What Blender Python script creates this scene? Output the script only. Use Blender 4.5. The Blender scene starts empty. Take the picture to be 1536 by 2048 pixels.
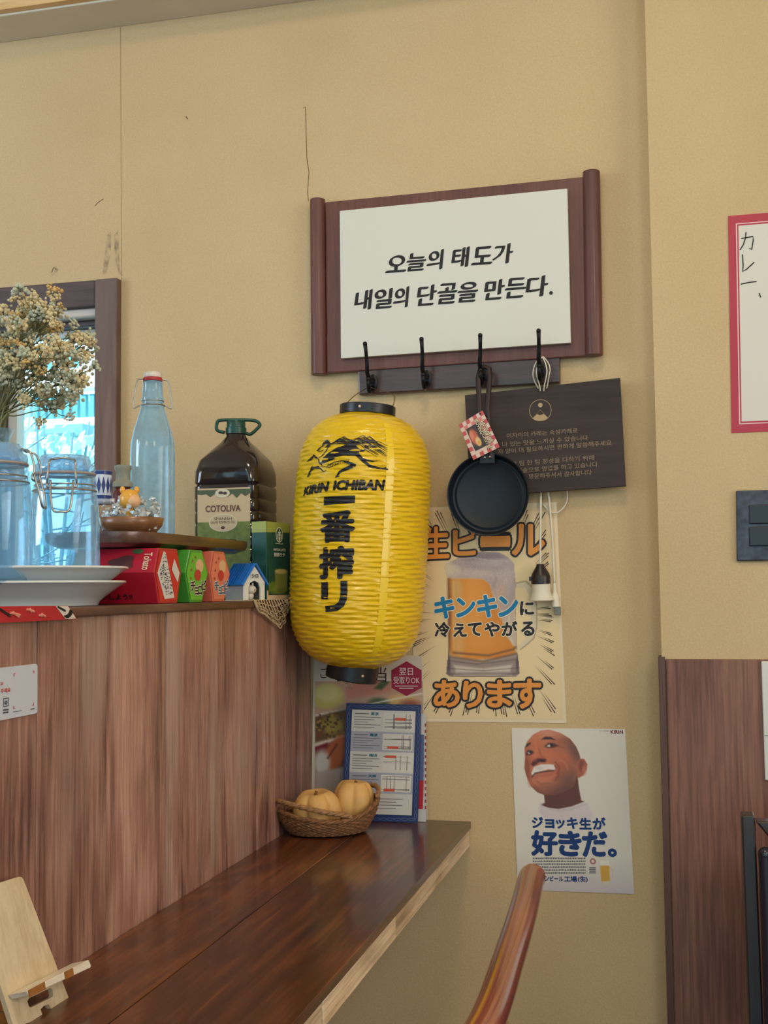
import bpy, bmesh, math, random
import numpy as np
from mathutils import Vector, Matrix
random.seed(7); rng = np.random.default_rng(7)
SC = bpy.context.scene; COL = SC.collection

# ---------------------------------------------------------------- camera, sky, lights, exposure
F, CAM = 2357.4, Vector((0, -2.28, 1.2))
YAW, PIT, ROL = (math.radians(a) for a in (13.975, 3.707, -0.618))
_r = Vector((math.cos(YAW), math.sin(YAW), 0)); _f = Vector((-math.sin(YAW), math.cos(YAW), 0)); _u = Vector((0, 0, 1))
FWD = _f*math.cos(PIT)+_u*math.sin(PIT); _u2 = _u*math.cos(PIT)-_f*math.sin(PIT)
RGT = _r*math.cos(ROL)+_u2*math.sin(ROL); UPV = _u2*math.cos(ROL)-_r*math.sin(ROL)
cd = bpy.data.cameras.new('camera'); cam = bpy.data.objects.new('camera', cd); COL.objects.link(cam)
cd.sensor_fit = 'VERTICAL'; cd.sensor_height = 36; cd.lens = 36*F/2048; cd.clip_start = .05
M3 = Matrix((RGT, UPV, -FWD)).transposed().to_4x4(); M3.translation = CAM
cam.matrix_world = M3; SC.camera = cam

w = bpy.data.worlds.new('sky'); SC.world = w; w.use_nodes = True
bg = w.node_tree.nodes['Background']; bg.inputs[0].default_value = (.50, .86, 1.0, 1); bg.inputs[1].default_value = 2.0

def light(name, kind, loc, target, energy, col, size=.5, size_y=None):
    l = bpy.data.lights.new(name, kind); l.energy = energy; l.color = col
    if kind == 'AREA':
        l.size = size
        if size_y: l.shape = 'RECTANGLE'; l.size_y = size_y
    o = bpy.data.objects.new(name, l); COL.objects.link(o); o.location = loc
    o.rotation_euler = (Vector(target)-Vector(loc)).to_track_quat('-Z', 'Y').to_euler(); return o
s = light('sun', 'SUN', (0, -6, 8), (-1.2, 0, 0), 9.0, (1, .97, .92)); s.data.angle = .01
light('assumed_counter_lamp', 'AREA', (-.15, -1.6, 2.92), (-.2, -1.1, 0), 12, (1, .82, .58), .35)  # out of view; lamp assumed from the shadow under the cornice
light('added_room_lamp', 'AREA', (1.3, -3.6, 2.92), (0.6, -2.0, 0), 46, (1, .86, .68), .8)  # unseen lamp, added as warm room light that also lifts the lower wall
light('added_rear_lamp', 'AREA', (-1.4, -4.4, 2.92), (-1.2, -3.2, 0), 22, (1, .86, .68), .8)  # added behind the camera for more warm light, not in view
light('right_side_fill', 'AREA', (3.1, -1.9, 1.75), (-.6, -.9, 1.1), 74, (1, .94, .87), 2.6, 1.7)  # unseen source, added at right to brighten the partition and counter fascia
light('assumed_left_daylight', 'AREA', (-3.4, -1.9, 1.85), (-.8, -.3, 1.5), 58, (.66, .82, 1), 1.6, 1.2)  # assumed unseen daylight, no window built at left; cools the wall and glassware
SC.view_settings.view_transform = 'Standard'; SC.view_settings.look = 'None'
SC.view_settings.exposure = -0.10; SC.view_settings.gamma = 1; SC.view_settings.use_curve_mapping = False

# ---------------------------------------------------------------- pixel -> world helpers (photo frame 1536x2048)
def ray(px, py): return FWD + RGT*((px-768)/F) - UPV*((py-1024)/F)
def P(px, py, Y=0.0):
    d = ray(px, py); return CAM + d*((Y-CAM.y)/d.y)
def PX(px, py, X):
    d = ray(px, py); return CAM + d*((X-CAM.x)/d.x)
def PZ(px, py, Z):
    d = ray(px, py); return CAM + d*((Z-CAM.z)/d.z)
def PL(px, py, p0, n):
    d = ray(px, py); return CAM + d*((p0-CAM).dot(n)/d.dot(n))
def zmap(x0, y0, s): return lambda x, y: (x0+x*s, y0+y*s)
Z6 = zmap(600, 330, .41667); Z7 = zmap(880, 640, .2539); Z8 = zmap(840, 1000, .22464); ZM = zmap(1000, 1440, .1888)
Z4 = zmap(400, 740, .2995); Z5 = zmap(560, 1050, .31746); Z3 = zmap(180, 880, .2865); Z2 = zmap(0, 860, .2344); ZQ = zmap(0, 1300, .3651)
Z1 = zmap(0, 540, .27344)

# ---------------------------------------------------------------- materials
def lin(c):
    c = [x/255 for x in c]
    return tuple(x/12.92 if x <= .04045 else ((x+.055)/1.055)**2.4 for x in c)
def newmat(name):
    m = bpy.data.materials.new(name); m.use_nodes = True
    return m, m.node_tree.nodes, m.node_tree.links, m.node_tree.nodes['Principled BSDF']
_mc = {}
def mat(name, col, rough=.5, metal=0, spec=.5, coat=0, var=.0, vscale=30, bump=0, bscale=200, trans=0, ior=1.45, sub=0, stretch=None):
    if name in _mc: return _mc[name]
    m, N, L, b = newmat(name); c = lin(col)
    b.inputs['Base Color'].default_value = (*c, 1); b.inputs['Roughness'].default_value = rough
    b.inputs['Metallic'].default_value = metal; b.inputs['Specular IOR Level'].default_value = spec
    b.inputs['Coat Weight'].default_value = coat; b.inputs['Transmission Weight'].default_value = trans; b.inputs['IOR'].default_value = ior
    if sub: b.inputs['Subsurface Weight'].default_value = sub; b.inputs['Subsurface Radius'].default_value = (.01, .006, .003)
    tc = N.new('ShaderNodeTexCoord'); vec = tc.outputs['Object']
    if stretch:
        mp = N.new('ShaderNodeMapping'); mp.inputs['Scale'].default_value = stretch; L.new(vec, mp.inputs[0]); vec = mp.outputs[0]
    if var:
        n = N.new('ShaderNodeTexNoise'); n.inputs['Scale'].default_value = vscale; n.inputs['Detail'].default_value = 5; L.new(vec, n.inputs['Vector'])
        r = N.new('ShaderNodeValToRGB'); r.color_ramp.elements[0].position = .3; r.color_ramp.elements[1].position = .7
        r.color_ramp.elements[0].color = (*[x*(1-var) for x in c], 1); r.color_ramp.elements[1].color = (*[min(1, x*(1+var)) for x in c], 1)
        L.new(n.outputs['Fac'], r.inputs[0]); L.new(r.outputs[0], b.inputs['Base Color'])
    if bump:
        n = N.new('ShaderNodeTexNoise'); n.inputs['Scale'].default_value = bscale; n.inputs['Detail'].default_value = 4; L.new(vec, n.inputs['Vector'])
        bp = N.new('ShaderNodeBump'); bp.inputs['Strength'].default_value = bump; bp.inputs['Distance'].default_value = .002
        L.new(n.outputs['Fac'], bp.inputs['Height']); L.new(bp.outputs[0], b.inputs['Normal'])
    _mc[name] = m; return m
def wood(name, dark, mid, lite, axis='z', rough=.45, coat=0, fine=90, blotch=2.2, bump=.25, worn=None, rings=0, scratch=0):
    if name in _mc: return _mc[name]
    m, N, L, b = newmat(name)
    tc = N.new('ShaderNodeTexCoord'); oi = N.new('ShaderNodeObjectInfo')
    ad = N.new('ShaderNodeVectorMath'); ad.operation = 'ADD'
    sc = N.new('ShaderNodeVectorMath'); sc.operation = 'SCALE'; sc.inputs[0].default_value = (7.1, 5.3, 3.7); L.new(oi.outputs['Random'], sc.inputs['Scale'])
    L.new(tc.outputs['Object'], ad.inputs[0]); L.new(sc.outputs[0], ad.inputs[1])
    mp = N.new('ShaderNodeMapping'); s = [1, 1, 1]; s['xyz'.index(axis)] = .06; mp.inputs['Scale'].default_value = s; L.new(ad.outputs[0], mp.inputs[0])
    n1 = N.new('ShaderNodeTexNoise'); n1.inputs['Scale'].default_value = fine; n1.inputs['Detail'].default_value = 8; n1.inputs['Roughness'].default_value = .65; n1.inputs['Distortion'].default_value = .6; L.new(mp.outputs[0], n1.inputs['Vector'])
    mp2 = N.new('ShaderNodeMapping'); s2 = [1, 1, 1]; s2['xyz'.index(axis)] = .25; mp2.inputs['Scale'].default_value = s2; L.new(ad.outputs[0], mp2.inputs[0])
    n2 = N.new('ShaderNodeTexNoise'); n2.inputs['Scale'].default_value = blotch*5; n2.inputs['Detail'].default_value = 5; n2.inputs['Distortion'].default_value = 1.2; L.new(mp2.outputs[0], n2.inputs['Vector'])
    mx = N.new('ShaderNodeMix'); mx.inputs['Factor'].default_value = .5; L.new(n1.outputs['Fac'], mx.inputs['A']); L.new(n2.outputs['Fac'], mx.inputs['B'])
    fac = mx.outputs[0]
    if rings:
        n3 = N.new('ShaderNodeTexNoise'); n3.inputs['Scale'].default_value = rings; n3.inputs['Detail'].default_value = 1; n3.inputs['Distortion'].default_value = .4; L.new(mp2.outputs[0], n3.inputs['Vector'])
        mm = N.new('ShaderNodeMath'); mm.operation = 'MULTIPLY'; mm.inputs[1].default_value = 90; L.new(n3.outputs['Fac'], mm.inputs[0])
        sn = N.new('ShaderNodeMath'); sn.operation = 'SINE'; L.new(mm.outputs[0], sn.inputs[0])
        ma = N.new('ShaderNodeMath'); ma.operation = 'MULTIPLY_ADD'; ma.inputs[1].default_value = .034; L.new(sn.outputs[0], ma.inputs[0]); L.new(fac, ma.inputs[2]); fac = ma.outputs[0]
    r = N.new('ShaderNodeValToRGB'); e = r.color_ramp.elements
    e[0].position = .36; e[0].color = (*lin(dark), 1); e[1].position = .66; e[1].color = (*lin(lite), 1)
    k = e.new(.5); k.color = (*lin(mid), 1); L.new(fac, r.inputs[0]); out = r.outputs[0]
    if worn:
        n4 = N.new('ShaderNodeTexNoise'); n4.inputs['Scale'].default_value = 9; n4.inputs['Detail'].default_value = 6; L.new(mp2.outputs[0], n4.inputs['Vector'])
        r4 = N.new('ShaderNodeValToRGB'); r4.color_ramp.elements[0].position = .52; r4.color_ramp.elements[1].position = .72; L.new(n4.outputs['Fac'], r4.inputs[0])
        m4 = N.new('ShaderNodeMix'); m4.data_type = 'RGBA'; m4.inputs['B'].default_value = (*lin(worn), 1); L.new(r4.outputs[0], m4.inputs['Factor']); L.new(out, m4.inputs['A']); out = m4.outputs['Result']
    if scratch:
        mp5 = N.new('ShaderNodeMapping'); s5 = [1, 1, 1]; s5['xyz'.index(axis)] = .022; mp5.inputs['Scale'].default_value = s5; L.new(ad.outputs[0], mp5.inputs[0])
        n5 = N.new('ShaderNodeTexNoise'); n5.inputs['Scale'].default_value = 260; n5.inputs['Detail'].default_value = 3; L.new(mp5.outputs[0], n5.inputs['Vector'])
        r5 = N.new('ShaderNodeValToRGB'); r5.color_ramp.elements[0].position = .30; r5.color_ramp.elements[0].color = (.42, .38, .36, 1); r5.color_ramp.elements[1].position = .52; r5.color_ramp.elements[1].color = (1, 1, 1, 1); e5 = r5.color_ramp.elements.new(.72); e5.color = (1.35, 1.32, 1.3, 1); L.new(n5.outputs['Fac'], r5.inputs[0])
        m5 = N.new('ShaderNodeMix'); m5.data_type = 'RGBA'; m5.blend_type = 'MULTIPLY'; m5.inputs['Factor'].default_value = scratch; L.new(out, m5.inputs['A']); L.new(r5.outputs[0], m5.inputs['B']); out = m5.outputs['Result']
    hs = N.new('ShaderNodeHueSaturation'); mr_ = N.new('ShaderNodeMapRange'); mr_.inputs['To Min'].default_value = .86; mr_.inputs['To Max'].default_value = 1.14; L.new(oi.outputs['Random'], mr_.inputs['Value']); L.new(mr_.outputs[0], hs.inputs['Value']); L.new(out, hs.inputs['Color']); out = hs.outputs[0]
    L.new(out, b.inputs['Base Color'])
    b.inputs['Roughness'].default_value = rough; b.inputs['Coat Weight'].default_value = coat; b.inputs['Coat Roughness'].default_value = .12
    bp = N.new('ShaderNodeBump'); bp.inputs['Strength'].default_value = bump; bp.inputs['Distance'].default_value = .002; L.new(n1.outputs['Fac'], bp.inputs['Height']); L.new(bp.outputs[0], b.inputs['Normal'])
    _mc[name] = m; return m
def thin_glass(name, tint, refl=.9, rough=.03, window_glow=0, hc=(.50, .76, 1, 1)):
    if name in _mc: return _mc[name]
    m, N, L, b = newmat(name); out = N['Material Output']; N.remove(b)
    t = N.new('ShaderNodeBsdfTransparent'); t.inputs[0].default_value = (*tint, 1)
    g = N.new('ShaderNodeBsdfGlossy'); g.inputs['Roughness'].default_value = rough; g.inputs[0].default_value = (.85, .95, 1, 1)
    lw = N.new('ShaderNodeLayerWeight'); lw.inputs[0].default_value = .28
    mm = N.new('ShaderNodeMath'); mm.operation = 'MULTIPLY'; mm.inputs[1].default_value = refl; L.new(lw.outputs['Facing'], mm.inputs[0])
    x = N.new('ShaderNodeMixShader'); L.new(mm.outputs[0], x.inputs[0]); L.new(t.outputs[0], x.inputs[1]); L.new(g.outputs[0], x.inputs[2]); last = x
    if window_glow:  # window daylight refracted in the glass, put in as a pale blue colour
        tr = N.new('ShaderNodeBsdfTranslucent'); tr.inputs[0].default_value = hc; df = N.new('ShaderNodeBsdfDiffuse'); df.inputs[0].default_value = hc
        td = N.new('ShaderNodeMixShader'); L.new(tr.outputs[0], td.inputs[1]); L.new(df.outputs[0], td.inputs[2])
        tc = N.new('ShaderNodeTexCoord'); no = N.new('ShaderNodeTexNoise'); no.inputs['Scale'].default_value = 22; no.inputs['Detail'].default_value = 5; L.new(tc.outputs['Object'], no.inputs['Vector'])
        hm_ = N.new('ShaderNodeMath'); hm_.operation = 'MULTIPLY'; hm_.inputs[1].default_value = window_glow*2; L.new(no.outputs['Fac'], hm_.inputs[0])
        x2 = N.new('ShaderNodeMixShader'); L.new(hm_.outputs[0], x2.inputs[0]); L.new(x.outputs[0], x2.inputs[1]); L.new(td.outputs[0], x2.inputs[2]); last = x2
    L.new(last.outputs[0], out.inputs[0])
    _mc[name] = m; return m
def print_mat(rough=.45, coat=0.0):
    k = 'print%g_%g' % (rough, coat)
    if k in _mc: return _mc[k]
    m, N, L, b = newmat('printed_colours'); a = N.new('ShaderNodeVertexColor'); a.layer_name = 'Col'
    L.new(a.outputs[0], b.inputs['Base Color']); b.inputs['Roughness'].default_value = rough; b.inputs['Coat Weight'].default_value = coat
    _mc[k] = m; return m
def wall_mat():
    m, N, L, b = newmat('wallpaper'); tc = N.new('ShaderNodeTexCoord')
    n = N.new('ShaderNodeTexNoise'); n.inputs['Scale'].default_value = 2.2; n.inputs['Detail'].default_value = 4; L.new(tc.outputs['Object'], n.inputs['Vector'])
    r = N.new('ShaderNodeValToRGB'); r.color_ramp.elements[0].position = .3; r.color_ramp.elements[1].position = .72
    r.color_ramp.elements[0].color = (*lin((205, 176, 132)), 1); r.color_ramp.elements[1].color = (*lin((217, 190, 147)), 1); L.new(n.outputs['Fac'], r.inputs[0])
    f = N.new('ShaderNodeTexNoise'); f.inputs['Scale'].default_value = 260; f.inputs['Detail'].default_value = 3; L.new(tc.outputs['Object'], f.inputs['Vector'])
    mx = N.new('ShaderNodeMix'); mx.data_type = 'RGBA'; mx.blend_type = 'MULTIPLY'; mx.inputs['Factor'].default_value = .25
    L.new(r.outputs[0], mx.inputs['A']); L.new(f.outputs['Fac'], mx.inputs['B']); L.new(mx.outputs['Result'], b.inputs['Base Color'])
    bp = N.new('ShaderNodeBump'); bp.inputs['Strength'].default_value = .35; bp.inputs['Distance'].default_value = .0015; L.new(f.outputs['Fac'], bp.inputs['Height']); L.new(bp.outputs[0], b.inputs['Normal'])
    b.inputs['Roughness'].default_value = .8; return m
WALL = wall_mat()
BLACK = mat('black_plastic', (24, 25, 29), .4); INK = mat('black_ink', (22, 20, 24), .6); WHITE = mat('white_paint', (228, 226, 218), .5)
STEEL = mat('steel_wire', (170, 165, 160), .3, 1)

# ---------------------------------------------------------------- mesh builder
class MB:
    def __init__(s): s.v = []; s.f = []; s.m = []; s.k = 0
    def add(s, vs, fs):
        n = len(s.v); s.v += [tuple(p) for p in vs]; s.f += [tuple(i+n for i in f) for f in fs]; s.m += [s.k]*len(fs); return s
    def box(s, x0, y0, z0, x1, y1, z1):
        vs = [(x, y, z) for z in (z0, z1) for y in (y0, y1) for x in (x0, x1)]
        return s.add(vs, [(0, 2, 3, 1), (4, 5, 7, 6), (0, 1, 5, 4), (2, 6, 7, 3), (0, 4, 6, 2), (1, 3, 7, 5)])
    def obox(s, c, a, b, d):
        c, a, b, d = (Vector(q) for q in (c, a, b, d))
        vs = [c+a*i+b*j+d*k for k in (-1, 1) for j in (-1, 1) for i in (-1, 1)]
        return s.add(vs, [(0, 2, 3, 1), (4, 5, 7, 6), (0, 1, 5, 4), (2, 6, 7, 3), (0, 4, 6, 2), (1, 3, 7, 5)])
    def prism(s, pts, off):
        off = Vector(off); pts = [Vector(p) for p in pts]; n = len(pts)
        return s.add(pts+[p+off for p in pts], [tuple(range(n)), tuple(range(2*n-1, n-1, -1))]+[(i, i+n, (i+1) % n+n, (i+1) % n) for i in range(n)])
    def ngon(s, pts): return s.add(pts, [tuple(range(len(pts)))])
    def lathe(s, prof, c=(0, 0, 0), n=32, axis=(0, 0, 1), close=False, sx=1, sy=1, rot=0):
        a = Vector(axis).normalized(); q = Vector((0, 0, 1)).rotation_difference(a); c = Vector(c); vs = []; fs = []
        for r, z in prof:
            for i in range(n):
                t = 2*math.pi*i/n+rot; vs.append(c+q @ Vector((r*math.cos(t)*sx, r*math.sin(t)*sy, z)))
        k = len(prof)
        for j in range(k-1 if not close else k):
            for i in range(n):
                a0 = j*n+i; a1 = j*n+(i+1) % n; b0 = ((j+1) % k)*n+i; b1 = ((j+1) % k)*n+(i+1) % n; fs.append((a0, a1, b1, b0))
        if not close: fs += [tuple(range(n-1, -1, -1)), tuple(range((k-1)*n, k*n))]
        return s.add(vs, fs)
    def tube(s, pts, r, n=8, closed=False, flat=None):
        pts = [Vector(p) for p in pts]; k = len(pts); rs = r if isinstance(r, (list, tuple)) else [r]*k; vs = []; fs = []; prev = None
        for i, p in enumerate(pts):
            if closed: t = pts[(i+1) % k]-pts[i-1]
            else: t = pts[min(i+1, k-1)]-pts[max(i-1, 0)]
            t = t.normalized() if t.length > 1e-9 else Vector((0, 0, 1))
            if prev is None:
                h = Vector((0, 0, 1)) if abs(t.z) < .9 else Vector((1, 0, 0)); u = t.cross(h).normalized()
            else:
                u = prev-t*prev.dot(t); u = u.normalized() if u.length > 1e-6 else t.orthogonal().normalized()
            prev = u; w_ = t.cross(u)
            for j in range(n):
                a = 2*math.pi*j/n; vs.append(p+u*(math.cos(a)*rs[i])+w_*(math.sin(a)*rs[i]*(flat or 1)))
        for i in range(k if closed else k-1):
            for j in range(n):
                a0 = i*n+j; a1 = i*n+(j+1) % n; b0 = ((i+1) % k)*n+j; b1 = ((i+1) % k)*n+(j+1) % n; fs.append((a0, b0, b1, a1))
        if not closed: fs += [tuple(range(n)), tuple(range(k*n-1, (k-1)*n-1, -1))]
        return s.add(vs, fs)
    def sphere(s, c, r, nu=16, nv=10):
        rx, ry, rz = r if isinstance(r, (tuple, list)) else (r, r, r)
        vs = [(c[0], c[1], c[2]-rz)]; fs = []
        for j in range(1, nv):
            a = -math.pi/2+math.pi*j/nv
            for i in range(nu):
                t = 2*math.pi*i/nu; vs.append((c[0]+rx*math.cos(a)*math.cos(t), c[1]+ry*math.cos(a)*math.sin(t), c[2]+rz*math.sin(a)))
        vs.append((c[0], c[1], c[2]+rz)); L = len(vs)-1
        for i in range(nu):
            k = (i+1) % nu; fs.append((0, 1+k, 1+i)); fs.append((L, L-nu+i, L-nu+k))
            for j in range(nv-2): a = 1+j*nu; fs.append((a+i, a+k, a+nu+k, a+nu+i))
        return s.add(vs, fs)
    def build(s, name, mats, parent=None, smooth=False, bevel=0, seg=2, origin=None):
        mats = mats if isinstance(mats, (list, tuple)) else [mats]
        if parent is not None: org = Vector(ORG[parent.name])
        elif origin is not None: org = Vector(origin)
        else:
            a = np.array(s.v); org = Vector(((a[:, 0].min()+a[:, 0].max())/2, (a[:, 1].min()+a[:, 1].max())/2, a[:, 2].min()))
        me = bpy.data.meshes.new(name); me.from_pydata([tuple(Vector(p)-org) for p in s.v], [], s.f); me.update()
        for m in mats: me.materials.append(m)
        me.polygons.foreach_set('material_index', s.m)
        bm = bmesh.new(); bm.from_mesh(me); bmesh.ops.recalc_face_normals(bm, faces=bm.faces); bm.to_mesh(me); bm.free()
        if smooth:
            me.polygons.foreach_set('use_smooth', [True]*len(me.polygons))
            if smooth != 'all': me.set_sharp_from_angle(angle=math.radians(40))
        o = bpy.data.objects.new(name, me); COL.objects.link(o)
        if parent is not None: o.parent = parent
        else: o.location = org
        ORG[o.name] = org
        if bevel:
            b = o.modifiers.new('bevel', 'BEVEL'); b.width = bevel; b.segments = seg; b.limit_method = 'ANGLE'; b.angle_limit = math.radians(50)
        return o
ORG = {}
def thing(name, label, cat, loc, group=None):
    o = bpy.data.objects.new(name, None); COL.objects.link(o); o.location = loc; o.empty_display_size = .05; ORG[o.name] = Vector(loc); return tag(o, label, cat, group)
def tag(o, label, cat, group=None):
    o['label'] = label; o['category'] = cat
    if group: o['group'] = group
    return o
def struct(o): o['kind'] = 'structure'; return o

# ---------------------------------------------------------------- text and print helpers
_tx = {}
def text_raw(body, off=0.0, spacing=1.0, shear=0.0):
    k = (body, off, spacing, shear)
    if k not in _tx:
        c = bpy.data.curves.new('t', 'FONT'); c.body = body; c.size = 1; c.offset = off; c.space_character = spacing; c.shear = shear; c.resolution_u = 3
        o = bpy.data.objects.new('t', c); COL.objects.link(o); bpy.context.view_layer.update()
        me = bpy.data.meshes.new_from_object(o)
        vs = np.array([v.co[:2] for v in me.vertices]); fs = [tuple(p.vertices) for p in me.polygons]
        bpy.data.objects.remove(o); bpy.data.curves.remove(c); bpy.data.meshes.remove(me); _tx[k] = (vs, fs)
    return _tx[k]
def text_norm(body, off=0, spacing=1, shear=0, nib=0):
    b, f = text_raw(body, 0, spacing, shear); lo = b.min(0); hi = b.max(0)
    if hi[1]-lo[1] < .3: m = (hi[1]+lo[1])/2; lo[1] = m-.05; hi[1] = m+.05
    if off <= 0: return (b-lo)/(hi-lo), f, np.zeros(len(b))
    if nib:
        vs = [b]; fs = list(f)
        for k in range(9):
            t = (k-4)/4*off; fs += [tuple(i+len(b)*len(vs) for i in q) for q in f]; vs.append(b+np.array((math.cos(nib), math.sin(nib)))*t)
        return (np.concatenate(vs)-lo)/(hi-lo), fs, np.repeat(np.arange(len(vs)), len(b))*1.5e-5
    n = 8 if off < .06 else 12; vs = [b]; fs = list(f)      # heavier strokes: the same letter laid down again around itself
    for k in range(n):
        a = 2*math.pi*k/n; fs += [tuple(i+len(b)*len(vs) for i in q) for q in f]; vs.append(b+np.array((math.cos(a), math.sin(a)))*off)
    return (np.concatenate(vs)-lo)/(hi-lo), fs, np.repeat(np.arange(len(vs)), len(b))*1.5e-5
def bil(q, u, v): return q[0]*((1-u)*v)+q[1]*(u*v)+q[2]*(u*(1-v))+q[3]*((1-u)*(1-v))
def add_text(mb, body, quad, off=0, spacing=1, shear=0, nib=0):
    vs, fs, dp_ = text_norm(body, off, spacing, shear, nib); q = [Vector(p) for p in quad]
    n = (q[1]-q[0]).cross(q[3]-q[0]).normalized(); n = n if n.dot(CAM-q[0]) > 0 else -n
    mb.add([bil(q, float(a), float(b))+n*float(d) for (a, b), d in zip(vs, dp_)], fs)
def rect(x0, y0, x1, y1): return [(x0, y0), (x1, y0), (x1, y1), (x0, y1)]
def sd_poly(X, Y, poly):
    d = np.full(X.shape, 1e9); ins = np.zeros(X.shape, bool); n = len(poly)
    for i in range(n):
        ax, ay = poly[i]; bx, by = poly[(i+1) % n]; ex, ey = bx-ax, by-ay; wx, wy = X-ax, Y-ay
        t = np.clip((wx*ex+wy*ey)/(ex*ex+ey*ey+1e-9), 0, 1); d = np.minimum(d, np.hypot(wx-ex*t, wy-ey*t))
        c = ((ay > Y) != (by > Y)) & (X < ex*(Y-ay)/(ey if abs(ey) > 1e-9 else 1e-9)+ax); ins ^= c
    return np.where(ins, -d, d)
class Paint:
    def __init__(s, x0, y0, x1, y1, step, bgcol):
        s.xs = np.linspace(x0, x1, int((x1-x0)/step)+1); s.ys = np.linspace(y0, y1, int((y1-y0)/step)+1)
        s.X, s.Y = np.meshgrid(s.xs, s.ys); s.C = np.ones(s.X.shape+(3,))*np.array(bgcol, float); s.st = step
    def blend(s, a, col): s.C = s.C*(1-a[..., None])+np.array(col, float)*a[..., None]
    def poly(s, pts, col, soft=4, alpha=1): s.blend(np.clip(.5-sd_poly(s.X, s.Y, pts)/(2*soft), 0, 1)*alpha, col); return s
    def ell(s, cx, cy, rx, ry, col, soft=.15, alpha=1, rot=0):
        c, q = math.cos(rot), math.sin(rot); dx, dy = s.X-cx, s.Y-cy
        d = np.hypot((dx*c+dy*q)/rx, (-dx*q+dy*c)/ry); s.blend(np.clip((1+soft-d)/(2*soft), 0, 1)*alpha, col); return s
    def line(s, pts, wd, col, soft=3, alpha=1):
        d = np.full(s.X.shape, 1e9)
        for (ax, ay), (bx, by) in zip(pts[:-1], pts[1:]):
            ex, ey = bx-ax, by-ay; t = np.clip(((s.X-ax)*ex+(s.Y-ay)*ey)/(ex*ex+ey*ey+1e-9), 0, 1); d = np.minimum(d, np.hypot(s.X-ax-ex*t, s.Y-ay-ey*t))
        s.blend(np.clip(.5-(d-wd/2)/(2*soft), 0, 1)*alpha, col); return s
    def build(s, name, fn, parent, rough=.45, coat=0, mask=None):
        ny, nx = s.X.shape; mb = MB(); keep = np.ones(s.X.shape, bool)
        if mask is not None: keep = np.minimum.reduce([sd_poly(s.X, s.Y, m) for m in mask]) < s.st*.6
        vs = [fn(float(x), float(y)) for y in s.ys for x in s.xs]
        mb.add(vs, [(j*nx+i, j*nx+i+1, (j+1)*nx+i+1, (j+1)*nx+i) for j in range(ny-1) for i in range(nx-1) if keep[j, i] and keep[j+1, i+1]])
        o = mb.build(name, print_mat(rough, coat), parent)
        a = o.data.color_attributes.new('Col', 'FLOAT_COLOR', 'POINT'); c = np.clip(s.C.reshape(-1, 3)/255, 0, 1)
        c = np.where(c <= .04045, c/12.92, ((c+.055)/1.055)**2.4); a.data.foreach_set('color', np.concatenate([c, np.ones((len(c), 1))], 1).ravel()); return o

# ================================================================ SETTING
L_ = 1.181        # ledge top
CZ = .75          # counter top
PF = -.722        # partition face
wx1, wx0 = P(200, 700).x, -2.15; wz1 = P(200, 611).z; wz0 = 1.10; WT = .16
CEIL = 2.95
mb = MB()
mb.box(wx1, 0, 0, 3.2, WT, CEIL).box(-3.6, 0, 0, wx0, WT, CEIL).box(wx0, 0, 0, wx1, WT, wz0).box(wx0, 0, wz1, wx1, WT, CEIL)
wall = struct(mb.build('wall_back', WALL, origin=(0, 0, 0)))
mb = MB(); mb.tube([P(x, y, -.0003) for x, y in ((606, 216), (611, 214), (612, 260), (614, 320), (618, 345), (615, 385), (617, 402))], .0006, 5)
mb.tube([P(x, y, -.0003) for x, y in ((190, 412), (197, 404), (207, 398))], .0006, 5).tube([P(x, y, -.0003) for x, y in ((372, 233), (375, 238))], .001, 5)
mb.tube([P(x, y, -.0003) for x, y in ((103, 545), (107, 535), (113, 539))], .0007, 5)
mb.build('crack', mat('crack_dark', (92, 72, 50), .9), wall)
mb = MB(); mb.tube([P(241, 54, -.0002), P(242, 300, -.0002), P(243, 560, -.0002)], .0007, 4); mb.build('wallpaper_seam', mat('seam_tan', (172, 148, 104), .9), wall)
def stain_mat():
    m, N, L, b = newmat('wall_stain'); out = N['Material Output']; b.inputs['Base Color'].default_value = (*lin((120, 108, 92)), 1); b.inputs['Roughness'].default_value = .9
    t = N.new('ShaderNodeBsdfTransparent'); x = N.new('ShaderNodeMixShader'); tc = N.new('ShaderNodeTexCoord'); n = N.new('ShaderNodeTexNoise'); n.inputs['Scale'].default_value = 60; L.new(tc.outputs['Object'], n.inputs['Vector'])
    r = N.new('ShaderNodeMapRange'); r.inputs['From Min'].default_value = .35; r.inputs['From Max'].default_value = .8; r.inputs['To Max'].default_value = .55; L.new(n.outputs['Fac'], r.inputs['Value']); L.new(r.outputs[0], x.inputs[0]); L.new(t.outputs[0], x.inputs[1]); L.new(b.outputs[0], x.inputs[2]); L.new(x.outputs[0], out.inputs[0]); return m
STN = stain_mat()
for pts in ([(214, 470), (222, 462), (222, 500), (214, 545), (205, 552), (206, 538)], [(228, 470), (236, 462), (240, 540), (246, 552), (238, 548), (230, 520)], [(98, 545), (110, 532), (118, 540), (106, 552)]):
    mb = MB(); mb.ngon([P(x, y, -.0004) for x, y in pts]); mb.build('stain', STN, wall)
mb = MB(); mb.box(-3.6, -7, -.05, 3.2, 0, 0); struct(mb.build('floor', wood('floor_wood', (70, 48, 34), (96, 68, 48), (118, 86, 60), 'y', .5)))
mb = MB(); mb.box(-3.6, -7, CEIL, 3.2, WT, CEIL+.12); struct(mb.build('ceiling', mat('ceiling_cream', (226, 214, 186), .8, var=.05, vscale=4)))
mb = MB(); mb.box(-3.72, -7, 0, -3.6, WT, CEIL); struct(mb.build('wall_left', WALL))
mb = MB(); mb.box(3.2, -7, 0, 3.32, WT, CEIL); struct(mb.build('wall_far_right', WALL))
zc = P(120, 70).z; yc = -.11
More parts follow.
